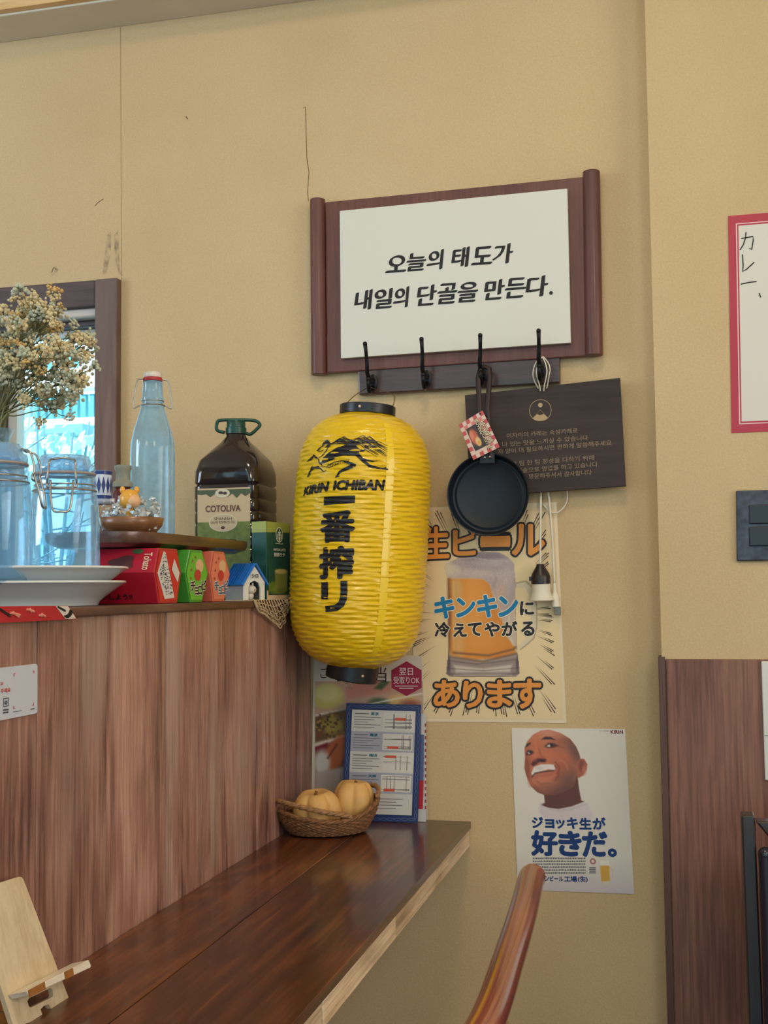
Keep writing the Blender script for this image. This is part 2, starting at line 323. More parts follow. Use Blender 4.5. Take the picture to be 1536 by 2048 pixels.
mb = MB(); mb.box(-3.6, yc, zc, 3.2, 0, CEIL); tr = struct(mb.build('trim_1', mat('cornice_grey', (214, 206, 188), .7, var=.05, vscale=6), bevel=.002))
mb = MB(); mb.box(-3.6, yc-.018, zc+.004, 3.2, yc, CEIL); mb.build('fascia_board', wood('cornice_wood', (190, 150, 98), (214, 176, 122), (228, 196, 146), 'x', .5), tr)
# protruding wall section on the right, with wooden wainscot
xr = P(1303, 500).x; YR = -.05
mb = MB(); mb.box(xr, YR, 0, 3.2, 0, zc); struct(mb.build('wall_right', WALL, origin=(xr, 0, 0)))
zw = P(1400, 1318, YR).z
WW = wood('wainscot_wood', (84, 54, 48), (118, 78, 66), (140, 98, 80), 'z', .55, 0, 120, 1.6, scratch=.5)
wn = struct(bpy.data.objects.new('trim_2', None)); COL.objects.link(wn); wn.location = (xr, YR, 0); ORG[wn.name] = Vector((xr, YR, 0))
mb = MB(); mb.box(xr-.006, YR-.012, 0, xr+.006, -.002, zw+.004); mb.build('corner_strip', wood('wainscot_dark', (60, 38, 34), (84, 54, 46), (104, 70, 58), 'z', .5), wn, bevel=.001)
xa = xr+.0075
for k, wd in enumerate((.215, .2, .2, .22)):
    mb = MB(); mb.box(xa, YR-.011, 0, xa+wd-.002, YR, zw); mb.build('plank', WW, wn, bevel=.0015); xa += wd

# window
win = struct(bpy.data.objects.new('window_1', None)); COL.objects.link(win); win.location = (wx1, 0, wz0); ORG[win.name] = Vector((wx1, 0, wz0))
WF = wood('window_wood', (70, 52, 48), (104, 78, 68), (128, 98, 84), 'z', .6, 0, 90, 2.5, worn=(112, 92, 86)); WFX = wood('window_wood_head', (54, 42, 46), (76, 60, 60), (98, 78, 72), 'x', .6, 0, 90, 2.5)
xj = P(242, 700).x; zh = P(100, 571).z
mb = MB(); mb.box(wx1-.003, -.02, wz0, xj, .13, zh); mb.build('jamb', WF, win, bevel=.003)
mb = MB(); mb.box(wx0, -.016, wz1-.004, wx1-.004, .13, zh); mb.build('head', WFX, win, bevel=.003)
z_a = P(150, 621).z; z_b = P(150, 640, .02).z; z_c = P(150, 659, .05).z
mb = MB(); mb.box(wx0, .0, z_b, wx1-.004, .05, z_a+.004); mb.build('blind_roll', mat('blind_white', (206, 196, 188), .6), win, bevel=.006, seg=3)
mb = MB(); mb.box(wx0, .03, z_c, wx1-.004, .10, z_b-.001); mb.build('top_rail', wood('sash_dark', (44, 36, 44), (62, 50, 58), (80, 66, 70), 'x', .5), win, bevel=.002)
CR = mat('sash_cream', (214, 212, 204), .5)
mb = MB(); mb.box(wx0, .06, z_c-.012, wx1-.004, .09, z_c); mb.build('sash_rail', CR, win)
xs_ = P(31, 800, .07).x; mb = MB(); mb.box(xs_-.012, .06, wz0+.002, xs_+.01, .09, z_c-.012); mb.build('sash_stile', CR, win)
xs2 = P(-10, 690, .05).x; mb = MB(); mb.box(xs2-.03, .02, wz0+.002, xs2+.03, .059, z_c); mb.build('sash_stile', _mc['sash_dark'], win)
mb = MB(); mb.box(wx0, .072, wz0+.002, wx1-.004, .075, z_c-.012); mb.build('pane', thin_glass('pane_glass', (.93, .99, 1), .35), win)
mb = MB(); mb.box(wx0, -.03, wz0-.03, xj, .13, wz0); mb.build('sill', WFX, win, bevel=.003)

# outdoors beyond the window
YH = 5.2
def O(px, py, y=YH): return P(px, py, y)
hz = O(100, 1150).z-2.2
house = thing('neighbour_house', 'pale turquoise house with a slatted balcony seen through the window', 'house', (O(100, 700).x, YH, hz))
HW = mat('house_wall', (176, 226, 234), .8, var=.15, vscale=1.5); HWH = mat('house_white', (240, 246, 246), .7)
mb = MB(); mb.box(-8.5, YH+.5, hz, -1.5, YH+1, 6); mb.build('facade', HW, house)
for a, b_ in ((66, 120), (128, 174), (186, 240)):
    p, q = O(a, 690, YH+.5), O(b_, 752, YH+.5); mb = MB(); mb.box(p.x, YH+.46, q.z, q.x, YH+.5, p.z); f_ = mb.build('window_frame', HWH, house)
    mb = MB(); mb.box(p.x+.04, YH+.44, q.z+.04, q.x-.04, YH+.462, p.z-.04); mb.build('pane', mat('house_pane', (96, 184, 206), .15), f_)
p = O(182, 690); mb = MB(); mb.box(p.x-.04, YH-.1, O(150, 760).z, p.x+.05, YH, 6); mb.build('post', HWH, house)
p, q = O(-80, 757), O(260, 776); mb = MB(); mb.box(p.x, YH-.12, q.z, q.x, YH+.5, p.z); mb.build('balcony_slab', HWH, house)
zt, zb = O(150, 786).z, O(150, 846).z; mb = MB(); mb.box(p.x, YH-.1, zt-.03, q.x, YH-.04, zt+.02); mb.build('rail', HWH, house)
mb = MB(); mb.box(p.x, YH-.1, zb-.03, q.x, YH-.04, zb+.02); mb.build('rail', HWH, house)
BAL = mat('baluster_teal', (92, 168, 186), .6); x = p.x+.03; first = None
while x < q.x:
    if first is None:
        mb = MB(); mb.box(x, YH-.09, zb, x+.03, YH-.05, zt); first = mb.build('baluster', BAL, house); x00 = x
    else:
        o = first.copy(); COL.objects.link(o); o.parent = house; o.location = (x-x00, 0, 0)
    x += .062
mb = MB(); mb.box(-9, WT, hz-.1, 2, 9, hz); struct(mb.build('ground_outside', mat('yard_pale', (190, 205, 205), .9, var=.15, vscale=2)))
sh = thing('garden_shed', 'white low storage box standing below the balcony outside the window', 'shed', (O(115, 960, 4).x, 4, hz))
mb = MB(); p, q = O(100, 872, 4), O(132, 960, 4); mb.box(p.x, 4, hz, q.x, 4.4, p.z); mb.build('body', HWH, sh)
mb = MB(); mb.box(p.x-.12, 3.9, p.z, q.x+.16, 4.5, p.z+.05); mb.build('roof', mat('shed_roof', (120, 170, 180), .6), sh)
bush = thing('bare_shrub', 'leafless twiggy shrub growing outside the window', 'shrub', (O(60, 1000, 3.2).x, 3.2, hz))
mb = MB(); base = Vector((O(60, 1000, 3.2).x, 3.2, hz))
for k in range(16):
    tip = O(random.uniform(-10, 205), random.uniform(815, 905), 3.2+random.uniform(-.3, .3)); mid = base.lerp(tip, .55)+Vector((random.uniform(-.15, .15), 0, .15))
    pts = [base, base.lerp(mid, .5), mid, mid.lerp(tip, .5)+Vector((0, 0, .04)), tip]; mb.tube(pts, [.022, .018, .014, .01, .005], 5)
    for j in range(4):
        a = mid.lerp(tip, random.random()); mb.tube([a, a+Vector((random.uniform(-.25, .25), random.uniform(-.1, .1), random.uniform(.0, .2)))], [.006, .003], 4)
mb.build('branch', mat('branch_grey', (110, 150, 168), .8), bush, smooth=True)
mb = MB()
for k in range(260):
    p = O(random.uniform(-10, 210), random.gauss(905, 26), 3.25+random.uniform(-.3, .3)); n = Vector((random.uniform(-1, 1), -1, random.uniform(-1, 1))).normalized(); u = n.orthogonal().normalized()*.035; v = n.cross(u)*.6
    mb.ngon([p-u, p+v, p+u, p-v])
o = mb.build('leaf', mat('leaf_pale', (190, 232, 236), .7), bush); o['kind'] = 'stuff'

# ================================================================ PARTITION, LEDGE, COUNTER
PW = wood('partition_wood', (104, 68, 62), (162, 118, 105), (204, 162, 146), 'z', .42, .2, 130, 2.4, .45, worn=(178, 150, 140), scratch=.45)
part = thing('wooden_partition', 'tall reddish brown plank partition behind the bar counter', 'partition', (PF-.02, -.85, 0))
ys = [-.002]+[PX(*p, PF).y for p in ((575, 1500), (512, 1300), (420, 1500), (332, 1500), (212, 1500), (72, 1500))]+[-1.24, -1.42, -1.6]
ys[1] = -.165
for a, b_ in zip(ys[:-1], ys[1:]):
    mb = MB(); dx = random.uniform(-.0012, .0012); mb.box(PF-.022, b_+.0008, 0, PF+dx, a-.0008, L_-.012); mb.build('plank', PW, part, bevel=.0005)
ledge = thing('partition_ledge', 'worn dark brown ledge board along the top of the plank partition', 'ledge', (PF-.2, -.8, L_-.012))
mb = MB(); mb.box(-1.12, -1.6, L_-.012, PF+.009, -.002, L_); mb.build('board', wood('ledge_wood', (60, 38, 34), (88, 58, 48), (120, 86, 72), 'y', .5, .1), ledge, bevel=.002)
mb = MB(); mb.box(-1.12, -1.6, 0, -1.09, -.002, L_-.0125); mb.build('rear_panel', PW, ledge)
CW = wood('counter_wood', (50, 25, 17), (84, 43, 25), (132, 74, 36), 'y', .32, .5, 90, 1.0, .2, rings=3.2, scratch=.4)
ctr = thing('bar_counter', 'glossy dark brown plank bar counter with a pale raw wood edge', 'counter', (-.56, -.85, CZ-.05))
XC = -.404; seam = -.590
for a, b_, dz in ((PF+.0015, seam-.0006, 0), (seam+.0006, XC+.003, -.0004)):
    mb = MB(); mb.box(a, -1.6, CZ-.014, b_, -.0015, CZ+dz); mb.build('plank', CW, ctr, bevel=.0012)
mb = MB(); mb.box(PF+.001, -1.6, .70, XC-.02, -.0015, CZ-.0145); mb.build('underframe', wood('under_wood', (80, 62, 44), (110, 88, 62), (136, 112, 84), 'y', .7), ctr)
FW = wood('fascia_wood', (160, 132, 98), (212, 186, 150), (234, 214, 184), 'y', .6, .05, 70, 2.5, .6, worn=(206, 188, 164), scratch=.5)
for a, b_, h in ((-.002, -.612, .0), (-.6145, -.968, .001), (-.973, -1.6, .0)):
    mb = MB(); mb.box(XC-.0195, b_, .702+h, XC+h*.5, a, CZ-.0152); mb.build('fascia_board', FW, ctr, bevel=.0015)

# ================================================================ WALL THINGS
# scroll-shaped sign
SB = wood('sign_wood', (74, 40, 36), (92, 52, 46), (108, 64, 54), 'z', .5, .1, 160, .8, .12)
def Q(zm, pts, Y): return [P(*zm(*p), Y) for p in pts]
c4 = Q(Z6, ((120, 178), (1362, 56), (1372, 916), (128, 998)), -.022)
sign = thing('scroll_sign', 'white lettered sign on a brown scroll-shaped wooden board', 'sign', (c4[3]+c4[2])/2+Vector((0, .022, 0)))
mb = MB(); mb.prism(c4, (0, .016, 0)); mb.build('back_board', SB, sign, bevel=.002)
for (ax, ay), (bx, by), r in (((84, 166), (91, 1008), .0155), ((1398, 32), (1413, 916), .0165)):
    a, b_ = P(*Z6(ax, ay), -.02), P(*Z6(bx, by), -.02); mb = MB(); mb.lathe([(r, 0), (r, (a-b_).length)], b_, 32, (a-b_)); mb.build('roller', SB, sign, smooth=True, bevel=.0015)
p4 = Q(Z6, ((190, 220), (1283, 112), (1300, 853), (196, 928)), -.034)
mb = MB(); mb.prism(p4, (0, .011, 0)); pan_ = mb.build('white_panel', mat('sign_white', (214, 212, 202), .55), sign, bevel=.001)
mb = MB(); mbl = MB()
for ch, x0, y0, x1, y1 in (('오', 413, 432, 507, 517), ('늘', 512, 420, 603, 510), ('의', 610, 405, 688, 503), ('태', 728, 393, 812, 492), ('도', 825, 390, 920, 480), ('가', 925, 376, 1020, 475),
                           ('내', 262, 598, 346, 696), ('일', 357, 592, 442, 690), ('의', 448, 584, 522, 685), ('단', 562, 574, 654, 676), ('골', 660, 566, 752, 668), ('을', 757, 560, 852, 660),
                           ('만', 885, 548, 980, 648), ('든', 985, 540, 1082, 640), ('다', 1085, 530, 1188, 634)):
    sk = (x1-x0)*.07; add_text(mb if y0 > 520 else mbl, ch, Q(Z6, ((x0+6, y0+sk), (x1, y0), (x1-2, y1-sk), (x0, y1)), -.0345), .042, shear=.08, nib=.45)
mb.lathe([(.0035, 0), (.0035, .0004)], P(*Z6(1205, 614), -.0345), 14, (0, -1, 0))
mb.build('lettering', INK, pan_); mbl.build('lettering', INK, pan_)

# coat rack
RW = wood('rack_wood', (40, 24, 24), (58, 34, 32), (78, 48, 42), 'x', .35, .3)
r4 = Q(Z6, ((277, 985), (1246, 905), (1248, 1046), (281, 1104)), -.018)
rack = thing('coat_rack', 'dark wooden coat rack with four black metal hooks under the sign', 'coat rack', (r4[2]+r4[3])/2+Vector((0, .018, 0)))
mb = MB(); mb.prism(r4, (0, .017, 0)); mb.build('board', RW, rack, bevel=.003)
HK = mat('hook_black', (30, 30, 34), .35, .6); HP = []
for (tx, ty), (bx, by) in zip(((312, 858), (583, 836), (865, 818), (1145, 796)), ((352, 1045), (612, 1025), (882, 1005), (1160, 985))):
    b0 = P(*Z6(bx, by), -.018); tip = P(*Z6(tx, ty), -.085); HP.append(b0)
    mb = MB(); mb.lathe([(.0095, 0), (.0095, .003), (.007, .0045)], b0, 20, (0, -1, 0), sx=1, sy=1.75); pl = mb.build('hook_plate', HK, rack, smooth=True)
    mb = MB(); s0 = b0+Vector((0, -.003, .004)); m1 = b0+Vector((0, -.03, -.004)); m2 = b0+Vector((0, -.048, .012))
    mb.tube([s0, m1, m2, m2.lerp(tip, .35)+Vector((0, .004, 0)), m2.lerp(tip, .7)+Vector((0, .003, 0)), tip], [.005, .0045, .0042, .0038, .0036, .0042], 10)
    mb.sphere(tip, .0046, 10, 8)
    lo = b0+Vector((0, -.004, -.010)); mb.tube([lo, lo+Vector((0, -.016, -.014)), lo+Vector((0, -.03, -.012)), lo+Vector((0, -.037, .002)), lo+Vector((0, -.036, .010))], [.005, .0045, .0042, .004, .0045], 10); mb.sphere(lo+Vector((0, -.036, .011)), .005, 10, 8)
    mb.build('hook', HK, rack, smooth='all')
    mb = MB(); mb.sphere(b0+Vector((.003, -.0045, .002)), .0018, 8, 6); mb.build('screw', STEEL, pl, smooth=True)

# plaque
q4 = Q(Z7, ((195, 592), (1418, 455), (1463, 1308), (238, 1396)), -.034)
plq = thing('wooden_plaque', 'dark brown wooden plaque with fine engraved lettering behind the pan', 'plaque', (q4[2]+q4[3])/2+Vector((0, .03, 0)))
mb = MB(); mb.prism(q4, (0, .013, 0)); bd = mb.build('board', wood('plaque_wood', (40, 30, 29), (50, 38, 36), (62, 48, 44), 'x', .7, 0, 60, 3, .2), plq, bevel=.001)
GOLD = mat('engraved_gold', (176, 150, 112), .6); DIMG = mat('engraved_tan', (150, 128, 106), .7)
yq = -.0345
def ring(mb, c, r0, r1, n=40):
    vs = [c+Vector((r*math.cos(2*math.pi*i/n), 0, r*math.sin(2*math.pi*i/n))) for r in (r0, r1) for i in range(n)]
    mb.add(vs, [(i, (i+1) % n, n+(i+1) % n, n+i) for i in range(n)])
mb = MB(); ec = P(*Z7(790, 712), yq); R_ = (P(*Z7(878, 712), yq)-ec).x; ring(mb, ec, R_*.955, R_)
mb.ngon([P(*Z7(x, y), yq) for x, y in ((730, 775), (765, 742), (790, 750), (818, 740), (850, 772), (820, 793), (790, 799), (760, 793))])
sc_ = P(*Z7(790, 670), yq); mb.ngon([sc_+Vector((.0044*math.cos(t*math.pi/8), 0, .0044*math.sin(t*math.pi/8))) for t in range(16)])
mb.build('emblem', GOLD, bd)
mb = MB(); mb.tube([P(*Z7(728, 778), yq), P(*Z7(790, 708), yq), P(*Z7(852, 774), yq)], .0004, 4); mb.build('emblem_line', GOLD, bd)
mb = MB()
for t, x0, y0, x1, y1, hh in (('이자리의 카레는 숙성카레로', 525, 893, 1083, 850, 38), ('나 있는 맛을 느끼실 수 있습니다', 490, 962, 1165, 905, 40), ('저 양이 더 필요하시면 편하게 말씀해주세요', 455, 1018, 1350, 945, 40),
                              ('서 한 팀 한 팀 정성을 다하기 위해', 500, 1118, 1210, 1063, 40), ('가마솥으로 영업을 하고 있습니다', 560, 1172, 1240, 1115, 40), ('방문해주셔서 감사합니다', 700, 1212, 1195, 1178, 40)):
    add_text(mb, t, Q(Z7, ((x0, y0), (x1, y0-(y0-y1)), (x1+2, y1+hh), (x0+2, y0+hh)), yq), -.004)
mb.build('lettering', DIMG, bd)

# frying pan hung on the third hook
pc = P(976, 989, -.062); pr = (P(1058, 989, -.062)-P(894, 989, -.062)).x/2
pan = thing('frying_pan', 'small black frying pan hanging from the third hook', 'frying pan', pc-Vector((0, 0, pr)))
PM = mat('pan_black', (20, 28, 40), .45, 0, .4, bump=.1, bscale=300)
mb = MB(); mb.lathe([(pr*.86, .017), (pr*.9, .016), (pr*.97, -.004), (pr, -.005), (pr*.995, -.002), (pr*.9, .019), (pr*.84, .0205), (.0001, .0205)][::1], pc, 56, (0, 1, 0))
mb.lathe([(pr*.86, .017), (pr*.80, .0155), (pr*.78, .0165), (.0001, .0165)], pc, 56, (0, 1, 0)); mb.build('body', PM, pan, smooth=True)
HM = mat('pan_handle', (52, 40, 40), .4, .5)
tp = P(*Z7(345, 420), -.052); top = P(*Z7(345, 365), -.052)
mb = MB(); a = P(*Z7(330, 1080), -.066); b_ = P(*Z7(400, 1090), -.066)
mb.tube([a, P(*Z7(312, 700), -.062), P(*Z7(300, 460), -.056), P(*Z7(318, 385), -.053), top, P(*Z7(388, 385), -.053), P(*Z7(392, 460), -.056), P(*Z7(372, 700), -.062), b_], .0042, 10, flat=1.2); mb.build('handle', HM, pan, smooth=True)
mb = MB(); mb.obox(P(*Z7(370, 1085), -.066), (.015, 0, 0), (0, .002, 0), (0, 0, .012)); bk = mb.build('bracket', PM, pan, bevel=.003)
mb = MB(); mb.sphere(P(*Z7(352, 1082), -.069), .003, 10, 8); mb.sphere(P(*Z7(392, 1078), -.069), .003, 10, 8); mb.build('rivet', STEEL, bk, smooth=True)
# hang tag on the pan
tg = thing('hang_tag', 'small pink checked cardboard tag hanging on the pan handle', 'tag', P(*Z7(300, 1100), -.075))
tq = [(335, 712), (470, 1000), (263, 1103), (146, 826)]
tpx = lambda u, v, Y=-.0752: P(*Z7(*[tq[0][i]*(1-u)*(1-v)+tq[1][i]*u*(1-v)+tq[2][i]*u*v+tq[3][i]*(1-u)*v for i in (0, 1)]), Y)   # u along the right edge, v across
mb = MB(); mb.prism([tpx(0, 0, -.075), tpx(1, 0, -.075), tpx(1, 1, -.075), tpx(0, 1, -.075)], (0, .0006, 0)); cd_ = mb.build('card', mat('tag_white', (222, 196, 186), .5), tg)
mb = MB(); mb2 = MB()
for i in range(9):
    for j in range(7):
        if 1 < i < 8 and 1 < j < 6: continue
        if (i+j) % 2 == 0: (mb if i % 2 == 0 else mb2).ngon([tpx(i/9, j/7), tpx((i+1)/9, j/7), tpx((i+1)/9, (j+1)/7), tpx(i/9, (j+1)/7)])
mb.build('check_red', mat('tag_red', (196, 84, 88), .5), cd_); mb2.build('check_pink', mat('tag_pink', (214, 128, 126), .5), cd_)
pt = Paint(0, 0, 1, 1, .03, (58, 42, 40)); pt.ell(.45, .7, .34, .28, (196, 96, 70), .2).ell(.35, .8, .2, .12, (216, 130, 104), .3).ell(.7, .55, .2, .18, (226, 190, 130), .2).ell(.74, .55, .09, .09, (224, 158, 60), .3)
pt.build('picture', lambda x, y: tpx(.2+x*.62, .3+y*.52, -.0754), cd_)
mb = MB(); mb2 = MB()
for t, u0, u1, v0, v1 in (('HOWL\u2019S', .22, .8, .10, .26), ('MOVING', .10, .5, .28, .42), ('CASTLE', .52, .93, .24, .38)):
    q = [tpx(u0, v0, -.0757), tpx(u1, v0, -.0757), tpx(u1, v1, -.0757), tpx(u0, v1, -.0757)]
    add_text(mb, t, q, .06); add_text(mb2, t, [p+Vector((0, -.0002, 0)) for p in q], .01)
mb.build('lettering_shadow', INK, cd_); mb2.build('lettering', mat('tag_cream', (236, 214, 176), .5), cd_)
mb = MB(); c = tpx(.04, .13, -.0757); mb.ngon([c+Vector((.002*math.cos(i*math.pi/6), 0, .002*math.sin(i*math.pi/6))) for i in range(12)]); mb.build('punched_hole', INK, cd_)

# white cord with lamp socket and plug
CD = mat('cord_white', (222, 214, 196), .5)
cord = thing('hanging_lamp_socket', 'black and white lamp socket on a white cord looped over the fourth hook', 'lamp socket', P(1090, 1200, -.03))
def spl(pts, n=8):
    pts = [Vector(p) for p in pts]; out = []
    for i in range(len(pts)-1):
        p0, p1, p2, p3 = pts[max(i-1, 0)], pts[i], pts[i+1], pts[min(i+2, len(pts)-1)]
        for k in range(n):
            t = k/n; out.append(.5*((2*p1)+(p2-p0)*t+(2*p0-5*p1+4*p2-p3)*t*t+(3*p1-p0-3*p2+p3)*t**3))
    return out+[pts[-1]]
mb = MB()
for pts_, yy in (([(795, 288), (752, 345), (733, 420), (745, 480), (770, 530), (785, 560)], -.050), ([(800, 290), (778, 340), (760, 400), (768, 460), (785, 520), (790, 560)], -.057),
                 ([(805, 290), (828, 335), (842, 395), (836, 450), (822, 515), (818, 560)], -.057), ([(812, 288), (850, 335), (866, 385), (858, 440), (846, 515), (832, 560)], -.050)):
    mb.tube(spl([P(*Z7(x, y), yy+.02*max(0, (y-420)/140)) for x, y in pts_]), .0013, 7)
mb.tube(spl([P(*Z7(785, 560), -.02), P(*Z7(800, 900), -.012), P(*Z7(795, 1340), -.014), P(*Z8(1075, 0), -.02), P(*Z8(1072, 300), -.024), P(*Z8(1070, 575), -.024)]), .0022, 8)
mb.tube(spl([P(*Z7(832, 560), -.02), P(*Z7(850, 900), -.010), P(*Z7(852, 1340), -.010), P(*Z8(1150, 0), -.012), P(*Z8(1178, 350), -.012), P(*Z8(1196, 740), -.012)]), .0022, 8)
mb.tube(spl([P(*Z7(x, y), -.008) for x, y in ((985, 1300), (1003, 1370), (990, 1450), (930, 1515), (870, 1510), (810, 1450))]), .0016, 7); mb.build('cable', CD, cord, smooth='all')
a = P(*Z8(1070, 570), -.024); dn = Vector((.02, 0, -1)).normalized()
mb = MB(); mb.lathe([(.007, 0), (.008, .004), (.0165, .018), (.0185, .024), (.0185, .038)], a, 28, dn); mb.obox(a+Vector((-.0185, 0, -.028)), (.003, 0, 0), (0, .003, 0), (0, 0, .004)); mb.build('socket_cap', mat('socket_black', (40, 30, 32), .35), cord, smooth=True)
mb = MB(); mb.lathe([(.0175, .038), (.0175, .052), (.019, .058), (.0235, .067), (.0235, .0695), (.018, .07)], a, 28, dn); mb.build('socket_collar', CD, cord, smooth=True)
a = P(*Z8(1196, 740), -.012); mb = MB(); mb.lathe([(.0028, 0), (.0035, .004), (.003, .008), (.004, .014), (.0035, .017), (.0075, .024), (.0085, .045)], a, 16, (.03, 0, -1)); mb.build('plug', CD, cord, smooth=True)
mb = MB(); b_ = a+Vector((.003, 0, -.045)); mb.box(b_.x-.004, b_.y-.004, b_.z-.016, b_.x+.008, b_.y+.004, b_.z); mb.build('plug_tip', mat('plug_grey', (120, 112, 104), .4, .4), cord, bevel=.001)

# beer poster
bq = [(813, 1017), (1113, 1004), (1132.5, 1446), (833, 1443)]
bp_ = thing('beer_poster', 'poster of a foaming beer mug with orange and blue Japanese lettering', 'poster', P(980, 1445))
mb = MB(); mb.prism([P(*p, -.0012) for p in bq], (0, .001, 0)); sheet = mb.build('sheet', mat('poster_cream', (226, 208, 178), .5), bp_)
bu = lambda u, v, Y: P(*[bq[0][i]*(1-u)*(1-v)+bq[1][i]*u*(1-v)+bq[2][i]*u*v+bq[3][i]*(1-u)*v for i in (0, 1)], Y)
pt = Paint(0, 0, 1, 1.48, .02, (222, 198, 158)); pt.ell(.55, .75, .5, .65, (236, 212, 164), .6).build('ground_tint', lambda x, y: bu(.018+x*.964, .014+y/1.48*.972, -.0014), sheet, .5)
mb = MB(); pz = lambda x, y, Y: P(*Z8(x, y), Y)
for k in range(46):
    a0 = 2*math.pi*(k+random.uniform(-.25, .25))/46
    for j in range(random.choice((2, 2, 3))):
        a_ = a0+j*.022; dx, dy = math.cos(a_), math.sin(a_); ts = []
        if dx > 0: ts.append((1185+dy*40-600)/dx)
        else: ts.append((-90-600)/dx)
        ts.append((1945-1010)/dy if dy > 0 else (70-1010)/dy)
        t1 = min(ts)*random.uniform(.93, .99); t0 = t1*random.uniform(.70, .86)
        if 300 < 600+dx*t0 < 900 and -.3 < dy < -.9: continue
        nx, ny = -dy*4.6, dx*4.6
        mb.ngon([pz(600+dx*t0, 1010+dy*t0, -.0017), pz(600+dx*t1+nx, 1010+dy*t1+ny, -.0017), pz(600+dx*t1-nx, 1010+dy*t1-ny, -.0017)])
mb.build('speed_lines', mat('print_brown', (70, 46, 36), .6), sheet)
# mug picture
pt = Paint(190, 440, 1070, 1600, 6.5, (232, 203, 150)); X, Y = pt.X, pt.Y
for cx in (226,): pass
pt.ell(600, 1000, 420, 560, (238, 210, 158), .3)
pt.poly([(850, 735), (905, 715), (975, 725), (1020, 800), (1045, 950), (1045, 1130), (1020, 1235), (960, 1290), (890, 1340), (880, 1280), (950, 1230), (985, 1130), (985, 960), (960, 830), (925, 780), (860, 790)], (222, 204, 172), 8)
pt.line([(860, 740), (940, 722), (1005, 780), (1040, 950), (1042, 1130), (1015, 1230), (895, 1335)], 10, (150, 128, 106), 5, .85).line([(870, 790), (930, 785), (965, 850), (985, 980), (983, 1120), (950, 1220), (885, 1285)], 7, (244, 228, 200), 4, .8)
pt.poly([(235, 690), (845, 690), (865, 1330), (890, 1540), (860, 1575), (270, 1575), (232, 1540), (250, 1390)], (206, 186, 160), 6)
pt.poly([(244, 700), (560, 703), (620, 750), (650, 850), (705, 960), (735, 1080), (775, 1220), (845, 1310), (855, 1375), (700, 1410), (420, 1420), (275, 1385), (258, 1300), (255, 1000)], (214, 134, 44), 7)
pt.ell(470, 1000, 110, 380, (232, 160, 66), .6, .8).ell(345, 1150, 50, 330, (220, 178, 120), .5, .7).ell(320, 780, 50, 90, (206, 178, 120), .5, .6).ell(262, 1000, 16, 330, (130, 84, 50), .6, .7).ell(560, 1250, 150, 100, (226, 150, 60), .6, .8)
pt.poly([(840, 800), (850, 1310), (770, 1200), (730, 1060), (700, 940), (640, 820)], (200, 178, 160), 14)
pt.line([(850, 1310), (830, 1330), (610, 1385), (300, 1360)], 16, (104, 70, 52), 9, .8).line([(270, 1400), (560, 1440), (860, 1370)], 22, (110, 88, 80), 10, .85)
pt.poly([(245, 1400), (560, 1450), (870, 1385), (885, 1540), (850, 1578), (270, 1578), (232, 1540)], (150, 132, 126), 8).poly([(300, 1470), (560, 1500), (820, 1465), (800, 1530), (320, 1535)], (206, 194, 180), 12).line([(245, 1545), (400, 1570), (700, 1572), (880, 1540)], 18, (104, 84, 84), 8, .8).ell(255, 1470, 16, 80, (92, 76, 80), .5).ell(868, 1460, 14, 70, (92, 76, 80), .5)
pt.poly([(215, 600), (240, 555), (330, 520), (360, 490), (440, 452), (560, 462), (690, 463), (770, 500), (840, 570), (848, 700), (840, 860), (790, 960), (740, 1000), (700, 930), (660, 840), (620, 750), (560, 700), (245, 690)], (178, 160, 160), 8)
pt.line([(252, 700), (262, 1000), (262, 1300), (250, 1400)], 9, (120, 84, 58), 5, .8).line([(300, 720), (300, 1330)], 12, (236, 206, 150), 10, .5).line([(848, 700), (856, 1000), (862, 1330)], 8, (150, 128, 112), 5, .8).line([(790, 1000), (800, 1200), (830, 1290)], 12, (228, 214, 196), 8, .7)
for a_, b_ in (((262, 1430), (500, 1462)), ((500, 1462), (860, 1420)), ((260, 1500), (560, 1520)), ((560, 1520), (872, 1495))): pt.line([a_, b_], 7, (90, 72, 72), 4, .7)
pt.line([(300, 1560), (820, 1560)], 8, (214, 202, 190), 5, .7).ell(290, 630, 70, 50, (206, 194, 178), .4).ell(560, 650, 200, 36, (196, 178, 172), .6).ell(560, 500, 190, 34, (150, 132, 136), .5).ell(640, 560, 150, 30, (192, 176, 176), .6).ell(770, 680, 60, 130, (190, 172, 170), .6).ell(720, 860, 50, 110, (196, 166, 150), .6)
pt.line([(340, 525), (480, 515), (640, 540), (800, 545)], 8, (206, 194, 190), 5, .8).line([(640, 800), (680, 700), (660, 640)], 10, (150, 132, 132), 10, .5).ell(250, 600, 40, 60, (214, 200, 176), .5)
n_ = rng.normal(0, 1, X.shape); msk = np.clip(.5-sd_poly(X, Y, [(240, 520), (440, 452), (770, 500), (848, 700), (740, 1000), (640, 780), (560, 690), (240, 690)])/20, 0, 1); pt.C += (n_*msk*5)[..., None]
pt.build('mug_picture', lambda x, y: pz(x, y, -.0019), sheet, .5, mask=[[(235, 690), (845, 690), (865, 1330), (890, 1540), (860, 1575), (270, 1575), (232, 1540), (250, 1390)],
    [(850, 735), (905, 715), (975, 725), (1020, 800), (1045, 950), (1045, 1130), (1020, 1235), (960, 1290), (890, 1340), (880, 1280), (950, 1230), (985, 1130), (985, 960), (960, 830), (925, 780), (860, 790)],
    [(215, 600), (240, 555), (330, 520), (360, 490), (440, 452), (560, 462), (690, 463), (770, 500), (840, 570), (848, 700), (840, 860), (790, 960), (740, 1000), (560, 700), (245, 690)]])
